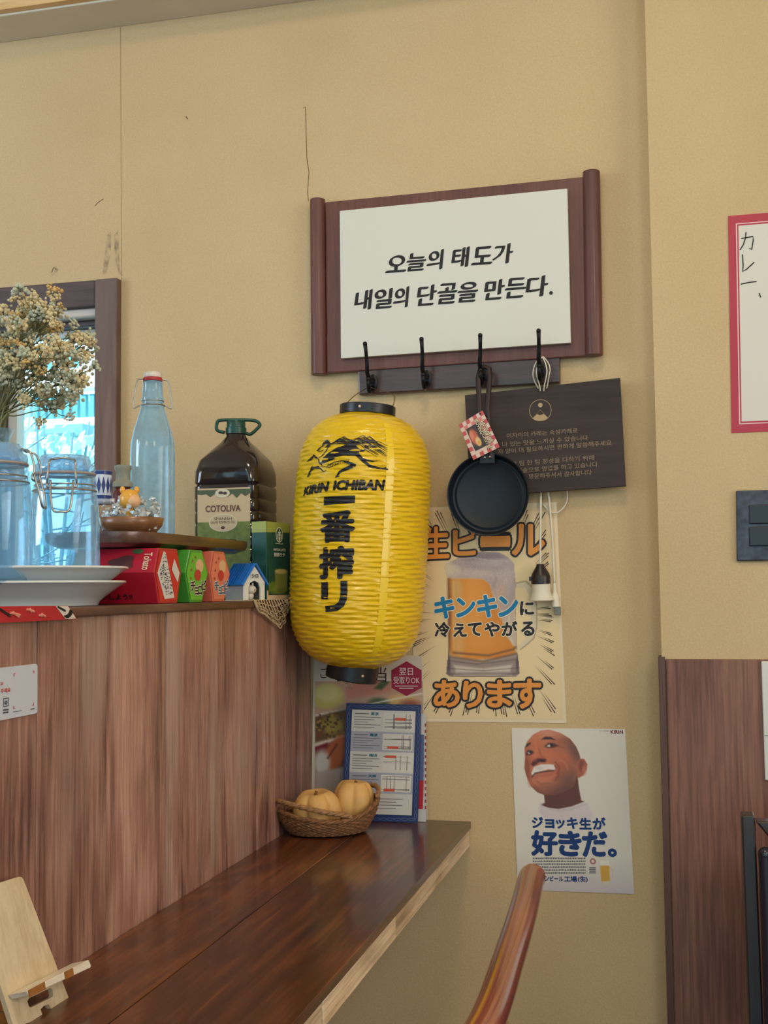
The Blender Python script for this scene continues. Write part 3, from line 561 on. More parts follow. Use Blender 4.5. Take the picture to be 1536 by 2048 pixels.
def outlined(parent, items, Y, cols, offs, zm):
    for k, (c, o_) in enumerate(zip(cols, offs)):
        mb = MB()
        for t, x0, y0, x1, y1, sk in items: add_text(mb, t, [P(*zm(*p), Y-.0003*k) for p in ((x0, y0+sk), (x1, y0), (x1, y1), (x0, y1+sk))], o_)
        mb.build('lettering', c, parent)
OR = mat('print_orange', (226, 146, 62), .5); BL = mat('print_blue', (14, 122, 176), .5); PWH = mat('print_white', (236, 222, 196), .5); PBK = mat('print_black', (36, 26, 26), .5)
outlined(sheet, (('生', 30, 240, 255, 510, 10), ('ビ', 300, 250, 520, 485, 5), ('ー', 545, 335, 795, 400, 4), ('ル', 825, 225, 1105, 490, -5)), -.0022, (PBK, OR), (.085, .03), Z8)
outlined(sheet, (('あ', 128, 1610, 345, 1840, 0), ('り', 390, 1620, 550, 1845, 0), ('ま', 605, 1610, 810, 1840, 0), ('す', 840, 1600, 1070, 1850, 0)), -.0022, (PBK, OR), (.10, .035), Z8)
outlined(sheet, (('キ', 135, 865, 300, 1045, 6), ('ン', 328, 875, 485, 1035, 4), ('キ', 515, 850, 680, 1035, 4), ('ン', 705, 860, 865, 1030, 4)), -.0022, (PWH, BL), (.075, .045), Z8)
outlined(sheet, (('に', 895, 905, 1010, 1020, 2), ('冷', 135, 1090, 260, 1215, 3), ('え', 300, 1100, 412, 1212, 3), ('て', 430, 1095, 545, 1205, 2), ('や', 578, 1088, 705, 1210, 2), ('が', 730, 1082, 862, 1205, 2), ('る', 905, 1085, 1015, 1205, 2)), -.0022, (PWH, PBK), (.085, .04), Z8)

# poster of a man with beer foam on his lip
mq = [(122, 85), (1325, 96), (1420, 1843), (187, 1798)]
mp_ = thing('portrait_poster', 'white poster of a bald man with a beer foam moustache', 'poster', P(*ZM(800, 1843)))
mu = lambda x, y, Y: P(*ZM(x, y), Y)
mb = MB(); mb.prism([mu(*p, -.0012) for p in mq], (0, .001, 0)); sh2 = mb.build('sheet', mat('poster_white', (222, 214, 204), .45), mp_)
pt = Paint(0, 0, 1233, 1750, 6.2, (222, 215, 204)); pt.X = pt.X+150; pt.Y = pt.Y+80
pt.ell(1250, 700, 420, 900, (204, 194, 184), .8, .5)
pt.blend(np.clip((pt.Y-1450)/400, 0, 1)*.55, (176, 160, 176))
pt.poly([(425, 890), (470, 880), (620, 945), (880, 860), (945, 900), (1000, 1010), (960, 1080), (480, 1080), (410, 990)], (208, 196, 198), 16).line([(440, 905), (600, 965), (760, 945), (930, 880)], 14, (188, 172, 178), 12, .7)
pt.poly([(470, 760), (840, 560), (852, 720), (870, 850), (905, 858), (760, 915), (620, 946), (500, 930), (440, 905), (478, 880)], (98, 56, 48), 5)
pt.poly([(835, 440), (870, 400), (925, 405), (955, 460), (945, 520), (905, 580), (850, 610), (830, 560)], (168, 92, 70), 5).ell(895, 480, 28, 60, (110, 58, 50), .5, .8).ell(915, 520, 22, 50, (196, 116, 90), .6, .8)
head = [(470, 104), (560, 95), (680, 130), (780, 190), (840, 270), (872, 350), (882, 405), (838, 440), (842, 560), (800, 690), (680, 760), (560, 795), (470, 795), (400, 770), (335, 705), (292, 600), (272, 510), (284, 400), (282, 300), (310, 230), (380, 150)]
pt.poly(head, (190, 110, 80), 5)
hm = np.clip(.5-sd_poly(pt.X, pt.Y, head)/8, 0, 1)
def hb(cx, cy, rx, ry, col, soft=.8, al=.8, rot=0):
    c, q = math.cos(rot), math.sin(rot); dx, dy = pt.X-cx, pt.Y-cy; d = np.hypot((dx*c+dy*q)/rx, (-dx*q+dy*c)/ry); pt.blend(np.clip((1+soft-d)/(2*soft), 0, 1)*al*hm, col)
hb(480, 160, 130, 60, (206, 132, 100)); hb(420, 320, 40, 130, (200, 112, 76)); hb(620, 370, 150, 70, (204, 116, 78)); hb(330, 440, 40, 60, (196, 108, 76)); hb(700, 200, 90, 120, (150, 92, 72), .8, .7, .6)
hb(840, 320, 50, 130, (96, 66, 60), .7, .85, -.3); hb(770, 580, 90, 140, (132, 86, 72), .8, .7, .3); hb(650, 745, 220, 46, (96, 58, 52), .7, .85, -.35); hb(440, 640, 80, 40, (204, 126, 96), .8, .7); hb(400, 755, 110, 34, (118, 72, 60), .7, .7, .5); hb(690, 480, 90, 110, (164, 88, 64), .9, .6); hb(300, 560, 30, 110, (142, 76, 58), .8, .7)
pt.line([(640, 150), (560, 135), (470, 150)], 7, (160, 92, 68), 7, .5).line([(620, 175), (520, 158)], 6, (160, 92, 68), 6, .5).line([(400, 215), (410, 300), (395, 370), (370, 420)], 16, (214, 130, 94), 10, .7).line([(440, 300), (455, 380), (500, 410)], 12, (140, 72, 54), 10, .6)
pt.line([(610, 440), (650, 500), (640, 580), (600, 640)], 12, (126, 66, 52), 9, .8).line([(660, 420), (720, 450), (740, 520)], 14, (206, 124, 92), 12, .6).line([(300, 420), (320, 470), (315, 560)], 10, (136, 70, 54), 9, .6).line([(480, 640), (560, 610), (610, 580)], 16, (204, 120, 92), 10, .7).line([(400, 650), (450, 680), (540, 665)], 12, (130, 74, 60), 10, .6).ell(330, 640, 26, 60, (170, 96, 74), .6, .6)
hb(720, 640, 120, 70, (112, 74, 66), .8, .75, -.5); hb(520, 720, 110, 40, (136, 88, 74), .8, .7); hb(300, 480, 22, 120, (140, 76, 58), .8, .7); hb(790, 300, 50, 120, (120, 80, 70), .8, .7, -.35); hb(560, 130, 120, 30, (214, 150, 122), .9, .7, .15)
pt.poly([(465, 200), (510, 170), (570, 172), (625, 205), (570, 198), (510, 200)], (58, 34, 32), 6).poly([(288, 290), (310, 250), (355, 232), (345, 256), (310, 280)], (58, 34, 32), 6)
pt.poly([(495, 275), (545, 235), (600, 238), (655, 268), (590, 288), (540, 292)], (84, 46, 42), 8).poly([(520, 275), (555, 250), (590, 262), (550, 282)], (214, 198, 186), 5).ell(575, 258, 16, 16, (36, 24, 26), .4).line([(640, 268), (710, 290)], 6, (120, 62, 48), 6, .7)
pt.poly([(294, 350), (320, 312), (365, 322), (385, 345), (340, 372), (300, 375)], (88, 48, 42), 8).poly([(312, 350), (335, 330), (355, 345), (330, 360)], (210, 192, 180), 5).ell(345, 338, 13, 14, (36, 24, 26), .4)
pt.poly([(345, 470), (370, 425), (430, 405), (515, 415), (500, 445), (440, 440), (400, 470), (370, 490)], (82, 42, 40), 9).ell(390, 420, 40, 22, (180, 92, 70), .6, .7).ell(450, 425, 45, 18, (60, 30, 32), .6, .7)
pt.poly([(345, 565), (375, 498), (450, 470), (540, 465), (595, 470), (605, 515), (585, 530), (530, 520), (470, 540), (400, 560), (360, 600)], (228, 220, 214), 7).ell(430, 510, 40, 18, (204, 190, 186), .6, .7)
pt.line([(352, 605), (385, 565), (470, 548), (585, 533)], 12, (70, 36, 36), 6).line([(600, 480), (640, 520), (620, 570)], 10, (134, 70, 54), 8, .8).line([(330, 380), (340, 470)], 8, (140, 72, 54), 9, .6).line([(380, 610), (470, 590), (560, 575)], 18, (184, 100, 84), 9, .7)
pt.ell(1085, 1620, 60, 120, (214, 198, 178), .1).poly([(1038, 1535), (1135, 1535), (1135, 1700), (1042, 1710)], (206, 160, 62), 5).poly([(1042, 1485), (1135, 1480), (1135, 1535), (1040, 1540)], (226, 220, 210), 4).line([(1140, 1560), (1170, 1580), (1165, 1650), (1140, 1680)], 8, (208, 180, 170), 4).ell(963, 1497, 30, 32, (150, 66, 62), .1).ell(963, 1497, 18, 20, (220, 200, 190), .2)
mq2 = lambda x, y: mu(*[mq[0][i]*(1-x/1233)*(1-y/1750)+mq[1][i]*(x/1233)*(1-y/1750)+mq[2][i]*(x/1233)*(y/1750)+mq[3][i]*(1-x/1233)*(y/1750) for i in (0, 1)], -.0015)
# the picture is painted in a frame that follows the slightly skewed sheet
pt.build('picture', mq2, sh2, .45)
NV = mat('print_navy', (16, 52, 112), .5)
def mtxt(items, m, off, Y=-.0019):
    mb = MB()
    for t, x0, y0, x1, y1 in items: add_text(mb, t, [mu(x0, y0, Y), mu(x1, y0+(x1-x0)*.012, Y), mu(x1+4, y1+(x1-x0)*.012, Y), mu(x0+4, y1, Y)], off)
    mb.build('lettering', m, sh2)
mtxt((('ジ', 340, 1030, 450, 1140), ('ョ', 480, 1055, 568, 1142), ('ッ', 595, 1060, 680, 1145), ('キ', 712, 1035, 818, 1148), ('生', 843, 1040, 962, 1155), ('が', 985, 1035, 1112, 1155), ('好', 338, 1178, 600, 1428), ('き', 628, 1185, 850, 1432), ('だ', 878, 1190, 1125, 1438), ('。', 1150, 1370, 1226, 1442)), NV, .045)
mtxt((('キ', 368, 1650, 440, 1706), ('リ', 442, 1650, 470, 1704), ('ン', 476, 1652, 515, 1704), ('ビール', 528, 1655, 665, 1706), ('工場', 680, 1655, 812, 1712), ('(生)', 824, 1655, 925, 1718)), NV, .035)
mtxt((('おいしさを笑顔に', 1050, 108, 1160, 122),), INK, .0); mtxt((('KIRIN', 1172, 108, 1300, 144),), mat('print_maroon', (120, 34, 40), .5), .03)
mb = MB()
for j in range(6):
    x = 348; y = 1456+j*31
    while x < 905:
        wd = random.uniform(8, 17); mb.ngon([mu(x, y+random.uniform(0, 4), -.0019), mu(x+wd, y+random.uniform(0, 4), -.0019), mu(x+wd, y+16, -.0019), mu(x, y+16, -.0019)]); x += wd+5
for j in range(4): mb.ngon([mu(945, 1560+j*18, -.0019), mu(1015, 1560+j*18, -.0019), mu(1015, 1570+j*18, -.0019), mu(945, 1570+j*18, -.0019)])
mb.build('small_print', mat('print_grey', (92, 90, 96), .6), sh2)

# red-bordered paper on the right wall
YP = YR-.0015
nt = thing('red_bordered_paper', 'white handwritten menu paper with a red border on the right wall', 'paper', P(1560, 866, YR))
A, B = P(1456, 432, YP), P(1463, 866, YP); wd = .30
def rr(u, v, Y): return Vector((A.x+(B.x-A.x)*v+wd*u, Y, A.z+(B.z-A.z)*v-.0*u))
mb = MB(); mb.prism([rr(0, 0, YP), rr(1, 0, YP), rr(1, 1, YP), rr(0, 1, YP)], (0, .001, 0)); st = mb.build('sheet', mat('paper_red', (176, 50, 70), .5), nt)
mb = MB(); mb.ngon([rr(.045, .038, YP-.0003), rr(.955, .038, YP-.0003), rr(.955, .962, YP-.0003), rr(.045, .962, YP-.0003)]); mb.build('inner_line', mat('paper_pink', (226, 190, 190), .5), st)
mb = MB(); mb.ngon([rr(.052, .0425, YP-.0005), rr(.948, .0425, YP-.0005), rr(.948, .9575, YP-.0005), rr(.052, .9575, YP-.0005)]); mb.build('inner_line', _mc['paper_red'], st)
mb = MB(); mb.ngon([rr(.06, .05, YP-.0007), rr(.94, .05, YP-.0007), rr(.94, .95, YP-.0007), rr(.06, .95, YP-.0007)]); mb.build('writing_area', mat('paper_white', (214, 210, 200), .6), st)
ZR = zmap(1280, 380, .4689); mb = MB()
for pts in ([(432, 207), (482, 198), (483, 215), (476, 255), (467, 248)], [(452, 180), (450, 205), (440, 235), (426, 256)], [(437, 275), (440, 320), (438, 348), (455, 338), (487, 308)], [(430, 402), (465, 394), (497, 390)], [(508, 440), (515, 458)]):
    mb = MB(); mb.tube([P(*ZR(*p), YP-.0009) for p in pts], .0011, 6); mb.build('pen_stroke', INK, st)
# switch plate
ZS = lambda x, y, Y: P(*ZR(x, y), Y)
sw = thing('light_switch', 'dark grey metal switch plate with two rocker switches on the right wall', 'switch', P(1535, 1122, YR))
a, b_ = ZS(409, 1284, YR), ZS(422, 1583, YR); W_ = .13
mb = MB(); mb.prism([Vector((a.x, YR-.009, a.z)), Vector((a.x+W_, YR-.009, a.z)), Vector((b_.x+W_-.006, YR-.009, b_.z)), Vector((b_.x-.004, YR-.009, b_.z))], (0, .009, 0)); pl = mb.build('plate', mat('switch_metal', (70, 70, 76), .38, .7, var=.35, vscale=60), sw, bevel=.002)
for y0, y1 in ((1343, 1425), (1437, 1520)):
    p, q = ZS(464, y0, YR-.012), ZS(464, y1, YR-.012); mb = MB(); mb.box(p.x, YR-.013, q.z, p.x+.078, YR-.009, p.z); mb.build('rocker', mat('rocker_black', (34, 38, 46), .35), sw, bevel=.002)
# white laminated panel at the right edge
p, q = P(1522, 1322, YR-.011), P(1528, 1560, YR-.011)
wp = thing('white_notice_board', 'white rounded plastic panel on the wooden wainscot at right', 'notice board', (p.x+.12, YR-.014, q.z))
mb = MB(); mb.box(p.x, YR-.016, q.z, p.x+.26, YR-.0115, p.z); mb.build('panel', mat('panel_white', (216, 214, 208), .4), wp, bevel=.002)
mb = MB(); mb.box(p.x+.002, YR-.0168, q.z+.078, p.x+.258, YR-.016, q.z+.0795); mb.build('joint', mat('panel_grey', (150, 148, 144), .5), wp)

# ================================================================ LANTERN
LR = .1275; LC_t, LC_b = P(735, 826, -.137), P(706, 1336, -.137)
LB = LC_b; LA = (LC_t-LC_b).normalized(); LH = (LC_t-LC_b).length
e1 = Vector((1, 0, 0)); e1 = (e1-LA*e1.dot(LA)).normalized(); e2 = LA.cross(e1)   # e2 ~ +Y
NR = 56
def lrad(h, ribs=True):
    t = min(max(h/LH, 0.0), 1.0); s_ = 2*t-1
    r = LR*max(.0, 1-abs(s_)**5.2)**.42; r = max(r, .046)
    if ribs: r += .0015*(abs(math.sin(math.pi*NR*t))**.7-.6)
    return r
def lpt(th, h, off=0): return LB+LA*h+(e1*math.cos(th)+e2*math.sin(th))*(lrad(h)+off)
def lray(px, py):
    d = ray(px, py); r = LR
    for _ in range(6):
        o = CAM-LB; dp = d-LA*d.dot(LA); op = o-LA*o.dot(LA)
        a, b, c = dp.dot(dp), 2*dp.dot(op), op.dot(op)-r*r; D_ = b*b-4*a*c
        t = (-b-math.sqrt(max(D_, 0)))/(2*a); p = CAM+d*t; h = (p-LB).dot(LA); r = lrad(h, False)
    q = p-LB; return math.atan2(q.dot(e2), q.dot(e1)), h
lan = thing('paper_lantern', 'yellow ribbed hanging lantern with black Japanese beer lettering', 'lantern', LB-LA*.03)
YV = mat('lantern_vinyl', (232, 190, 20), .3, spec=.5, coat=.35, bump=.9, bscale=60, sub=.05, stretch=(1, 1, 3.0))
mb = MB(); nz, nt_ = NR*7, 128
vs = [lpt(2*math.pi*i/nt_, LH*j/nz, .0009*math.sin(5*i/nt_*6.28+j*.37+2*math.sin(j*.05))*math.sin(j*.13+i*.45)+.0006*math.sin(11*i/nt_*6.28-j*.8)) for j in range(nz+1) for i in range(nt_)]
mb.add(vs, [(j*nt_+i, j*nt_+(i+1) % nt_, (j+1)*nt_+(i+1) % nt_, (j+1)*nt_+i) for j in range(nz) for i in range(nt_)]); body = mb.build('body', YV, lan, smooth='all')
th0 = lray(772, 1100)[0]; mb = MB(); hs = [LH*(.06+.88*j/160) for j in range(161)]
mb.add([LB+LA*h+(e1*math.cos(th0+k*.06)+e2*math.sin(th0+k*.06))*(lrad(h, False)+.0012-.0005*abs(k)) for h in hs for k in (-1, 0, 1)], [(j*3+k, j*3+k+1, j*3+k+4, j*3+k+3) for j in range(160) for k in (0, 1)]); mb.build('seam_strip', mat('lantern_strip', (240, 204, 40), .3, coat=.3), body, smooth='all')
BC = mat('lantern_cap', (26, 27, 32), .35)
mb = MB(); mb.lathe([(.053, -.004), (.053, .012), (.0505, .014), (.048, .012), (.048, -.004)], LC_t, 48, LA); cap = mb.build('top_ring', BC, lan, smooth=True)
LA2 = (LA+e1*.11-e2*.0).normalized()
mb = MB(); mb.lathe([(.047, -.022), (.049, -.020), (.0485, .008), (.02, .008)], LC_b, 48, LA2); cap2 = mb.build('bottom_ring', BC, lan, smooth=True)
for c, ps in ((cap, [lray(716, 826)[0]]), (cap2, [lray(735, 1330)[0]])):
    for t in ps:
        mb = MB(); ctr_ = (LC_t+LA*.005) if c is cap else (LC_b-LA*.010); mb.sphere(ctr_+(e1*math.cos(t)+e2*math.sin(t))*(.0535 if c is cap else .0495), .0028, 10, 8); mb.build('rivet', mat('rivet_pale', (214, 190, 170), .4, .3), c, smooth=True)
hk = HP[0]+Vector((0, -.035, -.016)); mb = MB()
pL, pR = LC_t-e1*.048+LA*.012, LC_t+e1*.048+LA*.012
mb.tube(spl([pL, pL+Vector((.016, .02, .022)), hk+Vector((-.008, 0, -.002)), hk+Vector((0, 0, .001)), hk+Vector((.012, 0, -.003)), pR+Vector((-.002, .02, .026)), pR]), .0009, 6); mb.build('wire_handle', mat('wire_brass', (120, 96, 60), .4, .8), lan, smooth='all')
mb = MB(); c = LC_b-LA*.03; mb.tube([c+Vector((.006*math.cos(i*math.pi/8), -.02, .006*math.sin(i*math.pi/8))) for i in range(16)], .0011, 6, closed=True); mb.build('bottom_loop', STEEL, cap2, smooth='all')
# print on the lantern
def lprint(polys, name, off=.0012):
    bm = bmesh.new()
    for vs, fs in polys:
        bv = [bm.verts.new((q[0]*LR, q[1], q[2] if len(q) > 2 else 0)) for q in vs]
        for f in fs:
            try: bm.faces.new([bv[i] for i in f])
            except ValueError: pass
    xs = [v.co.x for v in bm.verts]; x = min(xs)
    while x < max(xs):
        bmesh.ops.bisect_plane(bm, geom=bm.verts[:]+bm.edges[:]+bm.faces[:], plane_co=(x, 0, 0), plane_no=(1, 0, 0)); x += .006
    hs = [v.co.y for v in bm.verts]; st_ = LH/NR/4; k = int(min(hs)/st_)
    while k*st_ < max(hs):
        bmesh.ops.bisect_plane(bm, geom=bm.verts[:]+bm.edges[:]+bm.faces[:], plane_co=(0, k*st_, 0), plane_no=(0, 1, 0)); k += 1
    bm.verts.index_update(); mb = MB()
    mb.add([lpt(v.co.x/LR, v.co.y, off+v.co.z*2) for v in bm.verts], [tuple(v.index for v in f.verts) for f in bm.faces]); bm.free()
    return mb.build(name, mat('lantern_ink', (26, 26, 34), .35, coat=.2), body)
def lquad(t, pts, off=0, shear=0):
    c = [Vector((*lray(*p), 0)) for p in pts]; vs, fs, dp_ = text_norm(t, off, 1, shear); return ([(*bil(c, float(a), float(b))[:2], float(d)) for (a, b), d in zip(vs, dp_)], fs)
pol = []
for t, x0, y0, x1, y1, sk in (('番', 812, 945, 1030, 1145, 10), ('搾', 805, 1180, 1022, 1388, 12)): pol.append(lquad(t, [Z4(x0, y0+sk), Z4(x1, y0-sk*.3), Z4(x1-4, y1-sk*.2), Z4(x0, y1+sk*.3)], .038))
def lpoly(pts, n=3):
    c = [lray(*Z4(*p)) for p in pts]; return (c, [tuple(range(len(c)))])
pol_ri = [([(283, 358), (284, 410), (283, 468)], 42), ([(403, 352), (404, 420), (400, 465), (385, 500), (355, 522), (288, 530)], [44, 44, 44, 44, 42, 38])]
pol.append(lpoly([(830, 848), (1036, 838), (1034, 888), (829, 904)]))
for t, x0, x1, ya, yb, ha, hb_ in (('KIRIN', 700, 862, 788, 748, 50, 58), ('ICHIBAN', 896, 1232, 742, 736, 58, 66)):
    pol.append(lquad(t, [Z4(x0, ya), Z4(x1, yb), Z4(x1-3, yb+hb_), Z4(x0-3, ya+ha)], .055, .15))
def stroke(pts, ws, Z4=Z4):
    out = []; n = len(pts); ws = ws if isinstance(ws, (list, tuple)) else [ws]*n; L2, R2 = [], []
    for i, (x, y) in enumerate(pts):
        a, b = pts[max(i-1, 0)], pts[min(i+1, n-1)]; dx, dy = b[0]-a[0], b[1]-a[1]; l = math.hypot(dx, dy) or 1; nx, ny = -dy/l*ws[i]/2, dx/l*ws[i]/2; L2.append((x+nx, y+ny)); R2.append((x-nx, y-ny))
    vs = [lray(*Z4(*p)) for p in L2+R2]; return (vs, [(i, i+1, n+i+1, n+i) for i in range(n-1)])
lprint(pol+[stroke(a, b, Z5) for a, b in pol_ri], 'lettering')
em = [stroke([(815, 605), (870, 572), (930, 545), (985, 530), (1035, 528), (1062, 548)], [14, 44, 60, 62, 50, 16]), stroke([(1030, 515), (1060, 535), (1090, 540), (1108, 525), (1100, 508)], [30, 20, 12, 12, 7]),
      stroke([(800, 628), (845, 605), (900, 590)], [8, 22, 10]), stroke([(905, 580), (960, 562), (1040, 560), (1068, 585)], [8, 20, 26, 8]), stroke([(1050, 560), (1085, 600), (1130, 640), (1190, 655), (1255, 664)], [26, 22, 18, 14, 10]), stroke([(1225, 655), (1258, 650)], [5, 9]),
      stroke([(1020, 640), (975, 660), (935, 680), (912, 712)], [26, 22, 16, 10]), stroke([(905, 716), (935, 708)], [9, 4]), stroke([(960, 612), (1010, 625), (1040, 640)], [8, 18, 18]),
      stroke([(800, 650), (755, 650), (738, 680), (722, 715)], [18, 20, 12, 8]), stroke([(800, 655), (830, 680), (845, 668)], [8, 6, 3]), stroke([(785, 590), (762, 572), (740, 598), (716, 612)], [14, 18, 12, 7]), stroke([(790, 588), (800, 620), (820, 640)], [6, 8, 5]),
      stroke([(818, 512), (830, 490), (852, 482), (868, 492), (855, 508), (838, 516)], [5, 16, 22, 24, 14, 5]), stroke([(835, 478), (850, 470), (866, 478)], [5, 9, 4]), stroke([(815, 508), (795, 530), (782, 540)], [6, 9, 4]), stroke([(782, 540), (805, 545), (825, 535)], [3, 5, 3]),
      stroke([(800, 585), (830, 560), (850, 530), (868, 505)], [4, 6, 6, 4]), stroke([(815, 600), (850, 570), (880, 545), (905, 530)], [4, 5, 5, 3]), stroke([(850, 640), (900, 615), (950, 605), (1000, 612)], [3, 6, 6, 3]), stroke([(810, 645), (870, 650), (930, 625)], [3, 5, 3])]
for k in range(16):   # mane and tail strands
    a = k/15; x0, y0 = 860+a*70, 500-a*34; em.append(stroke([(x0, y0), (x0+50, y0-18+14*math.sin(k)), (x0+105, y0-6+a*16), (x0+150, y0+14+a*14)], [2, 4, 4, 2]))
for k in range(22):
    a = k/21; x0, y0 = 1040+40*math.sin(k*1.7), 462+a*40; em.append(stroke([(x0, y0), (x0+60, y0-14+18*math.sin(k*2.1)), (x0+125-a*10, y0+18+a*22), (min(1252, x0+178), y0+42+a*36)], [2, 4, 4, 2]))
for k in range(8): em.append(stroke([(1060+k*7, 578+k*4), (1110+k*6, 598+k*2), (1160+k*4, 612-k*1)], [2, 4, 2]))
for k in range(9): em.append(stroke([(850+k*17, 650-k*5), (862+k*17, 625-k*4)], [4, 2]))
lprint(em, 'emblem', .0011)

# ================================================================ LEDGE THINGS
# plates
PM_ = mat('porcelain', (206, 212, 216), .12, spec=.6, coat=.3)
plc = Vector((-.86, -.847, 0)); pr_ = .136
plate_prof = [(.001, .004), (.094, .004), (.108, .012), (.124, .0235), (pr_-.004, .0285), (pr_, .0305), (pr_-.001, .033), (pr_-.005, .033), (.120, .0275), (.104, .016), (.094, .0085), (.001, .0085)]
for k, (lab) in enumerate(('white porcelain plate at the bottom of the stack of two', 'white porcelain plate stacked on top, carrying the glass jars')):
    mb = MB(); z = L_+.0005+k*.0190
    mb.lathe([(.001, .0035), (.092, .0035), (.094, 0), (.098, 0), (.100, .005)]+plate_prof[2:], plc+Vector((.002*k, .003*k, z)), 72); tag(mb.build('dinner_plate', PM_, smooth=True), lab, 'plate', 'stacked white plates')
zj = L_+.0005+.0190+.0088
# glass jars
JG = thin_glass('jar_glass', (.84, .95, 1.0), .7, .03, .15); LG = thin_glass('lid_glass', (.8, .92, 1.0), .8, .05, .3); RUB = mat('gasket', (150, 142, 142), .5)
def jar(label, px, depth, rpx, ytop):
    d = ray(px, 1020); t = depth; c = Vector((CAM.x+d.x*t, CAM.y+d.y*t, zj)); r = rpx*t/F*1.0
    top_z = CAM.z+ray(px, ytop).z*t; h = top_z-zj
    j = thing('clip_top_jar', label, 'jar', c, 'glass jars on the plates'); hb_ = h*.845
    mb = MB(); mb.lathe([(.001, .003), (r*.82, .0), (r*.94, .004), (r, .014), (r*.985, hb_*.55), (r*.93, hb_*.78), (r*.86, hb_*.9), (r*.80, hb_*.94), (r*.84, hb_*.965), (r*.84, hb_), (r*.77, hb_), (r*.76, hb_*.93), (r*.89, hb_*.78), (r*.945, hb_*.55), (r*.955, .018), (r*.86, .008), (.001, .007)], c, 48); g = mb.build('body', JG, j, smooth='all')
    for i in range(2):
        mb = MB(); zz = hb_*(.86+.05*i); mb.tube([c+Vector((r*(.885-.05*i)*math.cos(a*math.pi/24), r*(.885-.05*i)*math.sin(a*math.pi/24), zz)) for a in range(48)], .0012, 6, closed=True); mb.build('wire_band', STEEL, j, smooth='all')
    mb = MB(); mb.lathe([(r*.86, hb_+.0002), (r*.88, hb_+.002), (r*.86, hb_+.004), (r*.76, hb_+.004), (r*.76, hb_+.0002)], c, 48, close=True); mb.build('gasket', RUB, j, smooth=True)
    mb = MB(); mb.lathe([(r*.84, hb_+.0042), (r*.86, hb_+.008), (r*.84, hb_+.014), (r*.72, hb_+.018), (r*.70, h-.004), (r*.66, h), (.001, h), (.001, h-.004), (r*.6, h-.004), (r*.68, hb_+.0045)], c, 48); mb.build('lid', LG, j, smooth='all')
    vd = Vector((-d.x, -d.y, 0)).normalized(); sd = Vector((-vd.y, vd.x, 0))
    vv = (vd*.93-sd*.28 if px < 50 else vd*.995-sd*.07).normalized(); 
    if px < 50: vv = (vd*.25+sd*.97).normalized()
    ss = Vector((-vv.y, vv.x, 0)); W2 = r*.36
    B_ = lambda u, out, z: c+ss*u+vv*(r*.88+out)+Vector((0, 0, z))
    mb = MB(); mb.tube(spl([B_(-W2*.7, -.006, h-.008), B_(-W2*.95, .006, h-.012), B_(-W2*1.05, .012, hb_*.965), B_(-W2*1.1, .009, hb_*.9), B_(-W2*.9, .010, hb_*.87), B_(W2*.9, .010, hb_*.87), B_(W2*1.1, .009, hb_*.9), B_(W2*1.05, .012, hb_*.965), B_(W2*.95, .006, h-.012), B_(W2*.7, -.006, h-.008), B_(0, -.007, h-.006), B_(-W2*.7, -.006, h-.008)], 5), .0014, 7); mb.build('bail_wire', STEEL, j, smooth='all')
    mb = MB(); mb.tube(spl([B_(-W2*.85, .010, hb_*.93), B_(-W2*.8, .016, hb_*.80), B_(-W2*.6, .02, hb_*.66), B_(0, .0215, hb_*.645), B_(W2*.6, .02, hb_*.66), B_(W2*.8, .016, hb_*.80), B_(W2*.85, .010, hb_*.93)], 5), .0015, 7); mb.build('clasp', STEEL, j, smooth='all')
    mb = MB()
    for a in range(7): mb.sphere(c+vd*(r*.99)+sd*(-r*.3+a*r*.1)+Vector((0, 0, hb_*(.3+.03*math.sin(a*2)))), (.003, .003, .004), 8, 6)
    return j
jar('large clip-top glass jar at the left edge of the ledge', -14, 1.505, 78, 888)
jar('clip-top glass jar whose wire clasp faces the room', 129, 1.62, 70, 912)

# vase with dried flowers
vY = -.63; vb = P(-6, 870, vY); vz = P(0, 858, vY).z
va = thing('flower_vase', 'clear glass vase holding the dried flowers behind the jars', 'vase', (vb.x, vY, L_))
mb = MB(); h = vz-L_; mb.lathe([(.001, .001), (.026, .001), (.03, .01), (.03, h*.7), (.020, h*.86), (.019, h*.94), (.026, h), (.0235, h), (.017, h*.94), (.018, h*.86), (.028, h*.7), (.028, .012), (.001, .008)], (vb.x, vY, L_), 32); mb.build('body', JG, va, smooth='all')
fl = thing('dried_flowers', 'bunch of tiny dried cream and mustard coloured flowers by the window', 'flowers', (vb.x, vY, L_+.02))
STM = mat('stem_green', (112, 112, 76), .7, var=.2, vscale=60); base = Vector((vb.x, vY, L_+.03)); neck = Vector((vb.x, vY, vz-.01))
FM = [mat('flower_cream', (212, 196, 156), .8), mat('flower_mustard', (204, 170, 110), .8), mat('flower_pale', (186, 188, 166), .8)]
heads = []
for k in range(4):
    bm = bmesh.new()
    for i in range(20):
        v = Vector((random.gauss(0, 1), random.gauss(0, 1), random.gauss(.25, .75))).normalized()*random.uniform(.3, 1)*.0125
        bmesh.ops.create_icosphere(bm, subdivisions=1, radius=random.uniform(.0018, .0034), matrix=Matrix.Translation(v))
    me = bpy.data.meshes.new('flower_head'); bm.to_mesh(me); bm.free(); me.materials.append(FM[(0, 1, 2, 0)[k]]); heads.append(me)
sprigs = [(45, 615), (85, 608), (95, 640), (30, 700), (60, 680), (110, 690), (140, 672), (165, 690), (15, 660), (40, 755), (75, 740), (115, 740), (145, 745), (150, 780), (100, 790), (70, 800), (15, 730), (-20, 680), (-25, 740), (130, 720), (55, 645), (120, 815), (-10, 790), (90, 715), (75, 628), (100, 620), (40, 640), (75, 670), (30, 725), (100, 668), (130, 760), (85, 770), (20, 690), (60, 715)]
